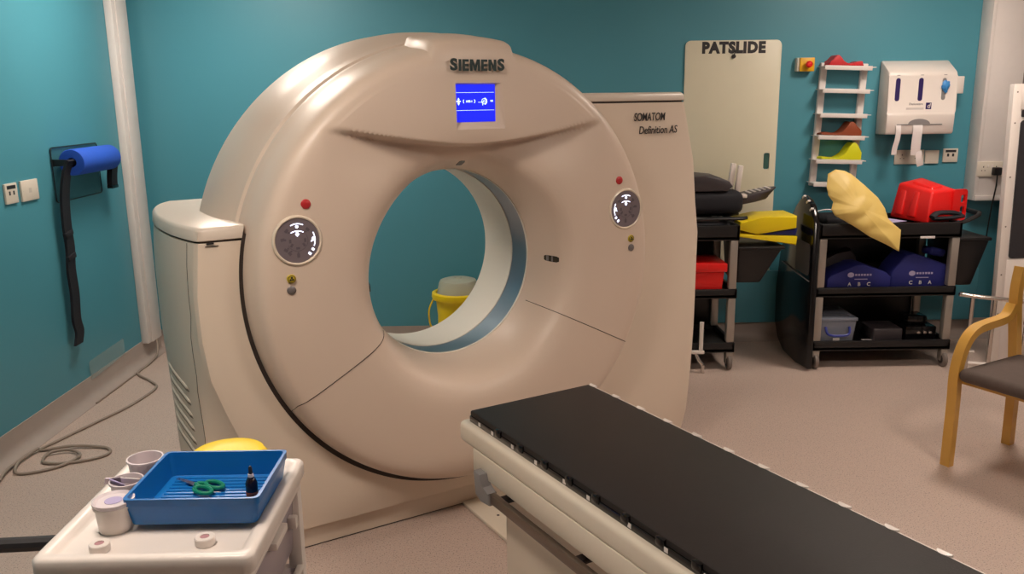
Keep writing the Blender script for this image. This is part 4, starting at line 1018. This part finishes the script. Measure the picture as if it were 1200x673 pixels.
# scissors in the tray
sc = thing('scissors', 'green-handled scissors lying in the blue tray', 'scissors', (-.722, 1.815, .8305), R(-33))
bm = new(); prism(bm, [(-.075, .002), (-.01, .008), (.004, .006), (.004, -.001), (-.01, -.001)], .0, .002, 'XY'); finish(bm, 'blade', M['scis'], sc)
bm = new(); prism(bm, [(-.072, -.006), (-.01, -.008), (.004, -.006), (.004, .001), (-.01, .001)], .002, .004, 'XY'); finish(bm, 'blade', M['scis'], sc)
for s in (-1, 1):
    bm = new(); tube(bm, [(.038 + .026 * math.cos(t * PI / 9), s * .016 + .013 * math.sin(t * PI / 9), .006) for t in range(18)], .0052, 8, closed=True); tube(bm, [(-.004, s * .003, .005), (.018, s * .010, .006)], .005, 8); finish(bm, 'finger_loop', M['green'], sc)
bo = thing('dropper_bottle', 'small dark dropper bottle with an orange band standing in the blue tray', 'bottle', (-.580, 1.760, .829))
bm = new(); lathe(bm, [(0, 0), (.0125, 0), (.0135, .002), (.0135, .014), (0, .014)], 20); finish(bm, 'orange_band', M['orange'], bo)
bm = new(); lathe(bm, [(0, .0142), (.0132, .0142), (.0132, .034), (.010, .043), (.0075, .046), (.0075, .049), (0, .049)], 20); finish(bm, 'bottle_body', M['amber'], bo)
bm = new(); lathe(bm, [(0, .0492), (.0065, .0492), (.006, .056), (0, .056)], 16); finish(bm, 'neck_ring', M['paper'], bo)
bm = new(); lathe(bm, [(0, .0562), (.0048, .0562), (.0042, .070), (.0025, .074), (0, .074)], 16); finish(bm, 'dropper_cap', M['inkb'], bo)
# tubs
def tub(label, x, y, r, h, m='tubp'):
    t = thing('specimen_tub', label, 'tub', (x, y, .8085), 0, 'tubs on the white cart')
    bm = new(); lathe(bm, [(0, 0), (r * .80, 0), (r * .84, .003), (r * .96, h - .006), (r * 1.04, h - .005), (r * 1.04, h), (r * .94, h), (r * .80, .006), (0, .005)], 36); finish(bm, 'tub_wall', M[m], t)
    return t
tub('open translucent tub furthest back on the white cart, beside the blue tray', -.862, 1.868, .040, .072)
t = tub('small translucent tub with foil packets poking out, on the white cart', -.872, 1.785, .036, .055)
for k, (x, y, a) in enumerate(((-.03, .006, 30), (-.012, -.012, -20), (.008, .004, 10))):
    bm = new(); box(bm, (x, y, .050), (.042, .003, .026), (R(38), R(10), R(a)), .001); finish(bm, 'foil_packet', M[('scis', 'lilac', 'paper')[k]], t)
t = tub('white lidded tub nearest on the cart, against the blue tray', -.845, 1.662, .0405, .060, 'white')
bm = new(); lathe(bm, [(0, .061), (.034, .061), (.0395, .059), (.0428, .064), (.0428, .069), (.0395, .070), (.034, .065), (0, .065)], 36); finish(bm, 'tub_lid', M['tubp'], t)
bm = new(); lathe(bm, [(0, .0652), (.018, .0652), (.018, .0660), (0, .0660)], 24); finish(bm, 'lid_label', M['lilac'], t)
for x, y, lab in ((-.838, 1.570, 'small white tape roll with pink core at the front left of the cart'), (-.630, 1.590, 'small white tape roll with pink core at the front right of the cart')):
    t = thing('tape_roll', lab, 'tape roll', (x, y, .8085), 0, 'tape rolls on the cart')
    bm = new(); lathe(bm, [(.0095, 0), (.019, 0), (.0205, .002), (.0205, .016), (.019, .018), (.0095, .018)], 28, close=True); finish(bm, 'tape', M['white'], t)
    bm = new(); lathe(bm, [(0, .001), (.0095, .001), (.0095, .0165), (.004, .0165), (0, .0155)], 20); finish(bm, 'tape_core', M['pinkc'], t)

# ------------------------------------------------------------------ light and view
w_ = bpy.data.worlds.new('world'); S.world = w_; w_.use_nodes = True
w_.node_tree.nodes['Background'].inputs[0].default_value = (.02, .02, .02, 1)
vs = S.view_settings
S.display_settings.display_device = 'sRGB'
vs.view_transform = 'Standard'; vs.look = 'None'; vs.gamma = 1; vs.exposure = 0.1; vs.use_curve_mapping = False
bpy.context.view_layer.update()
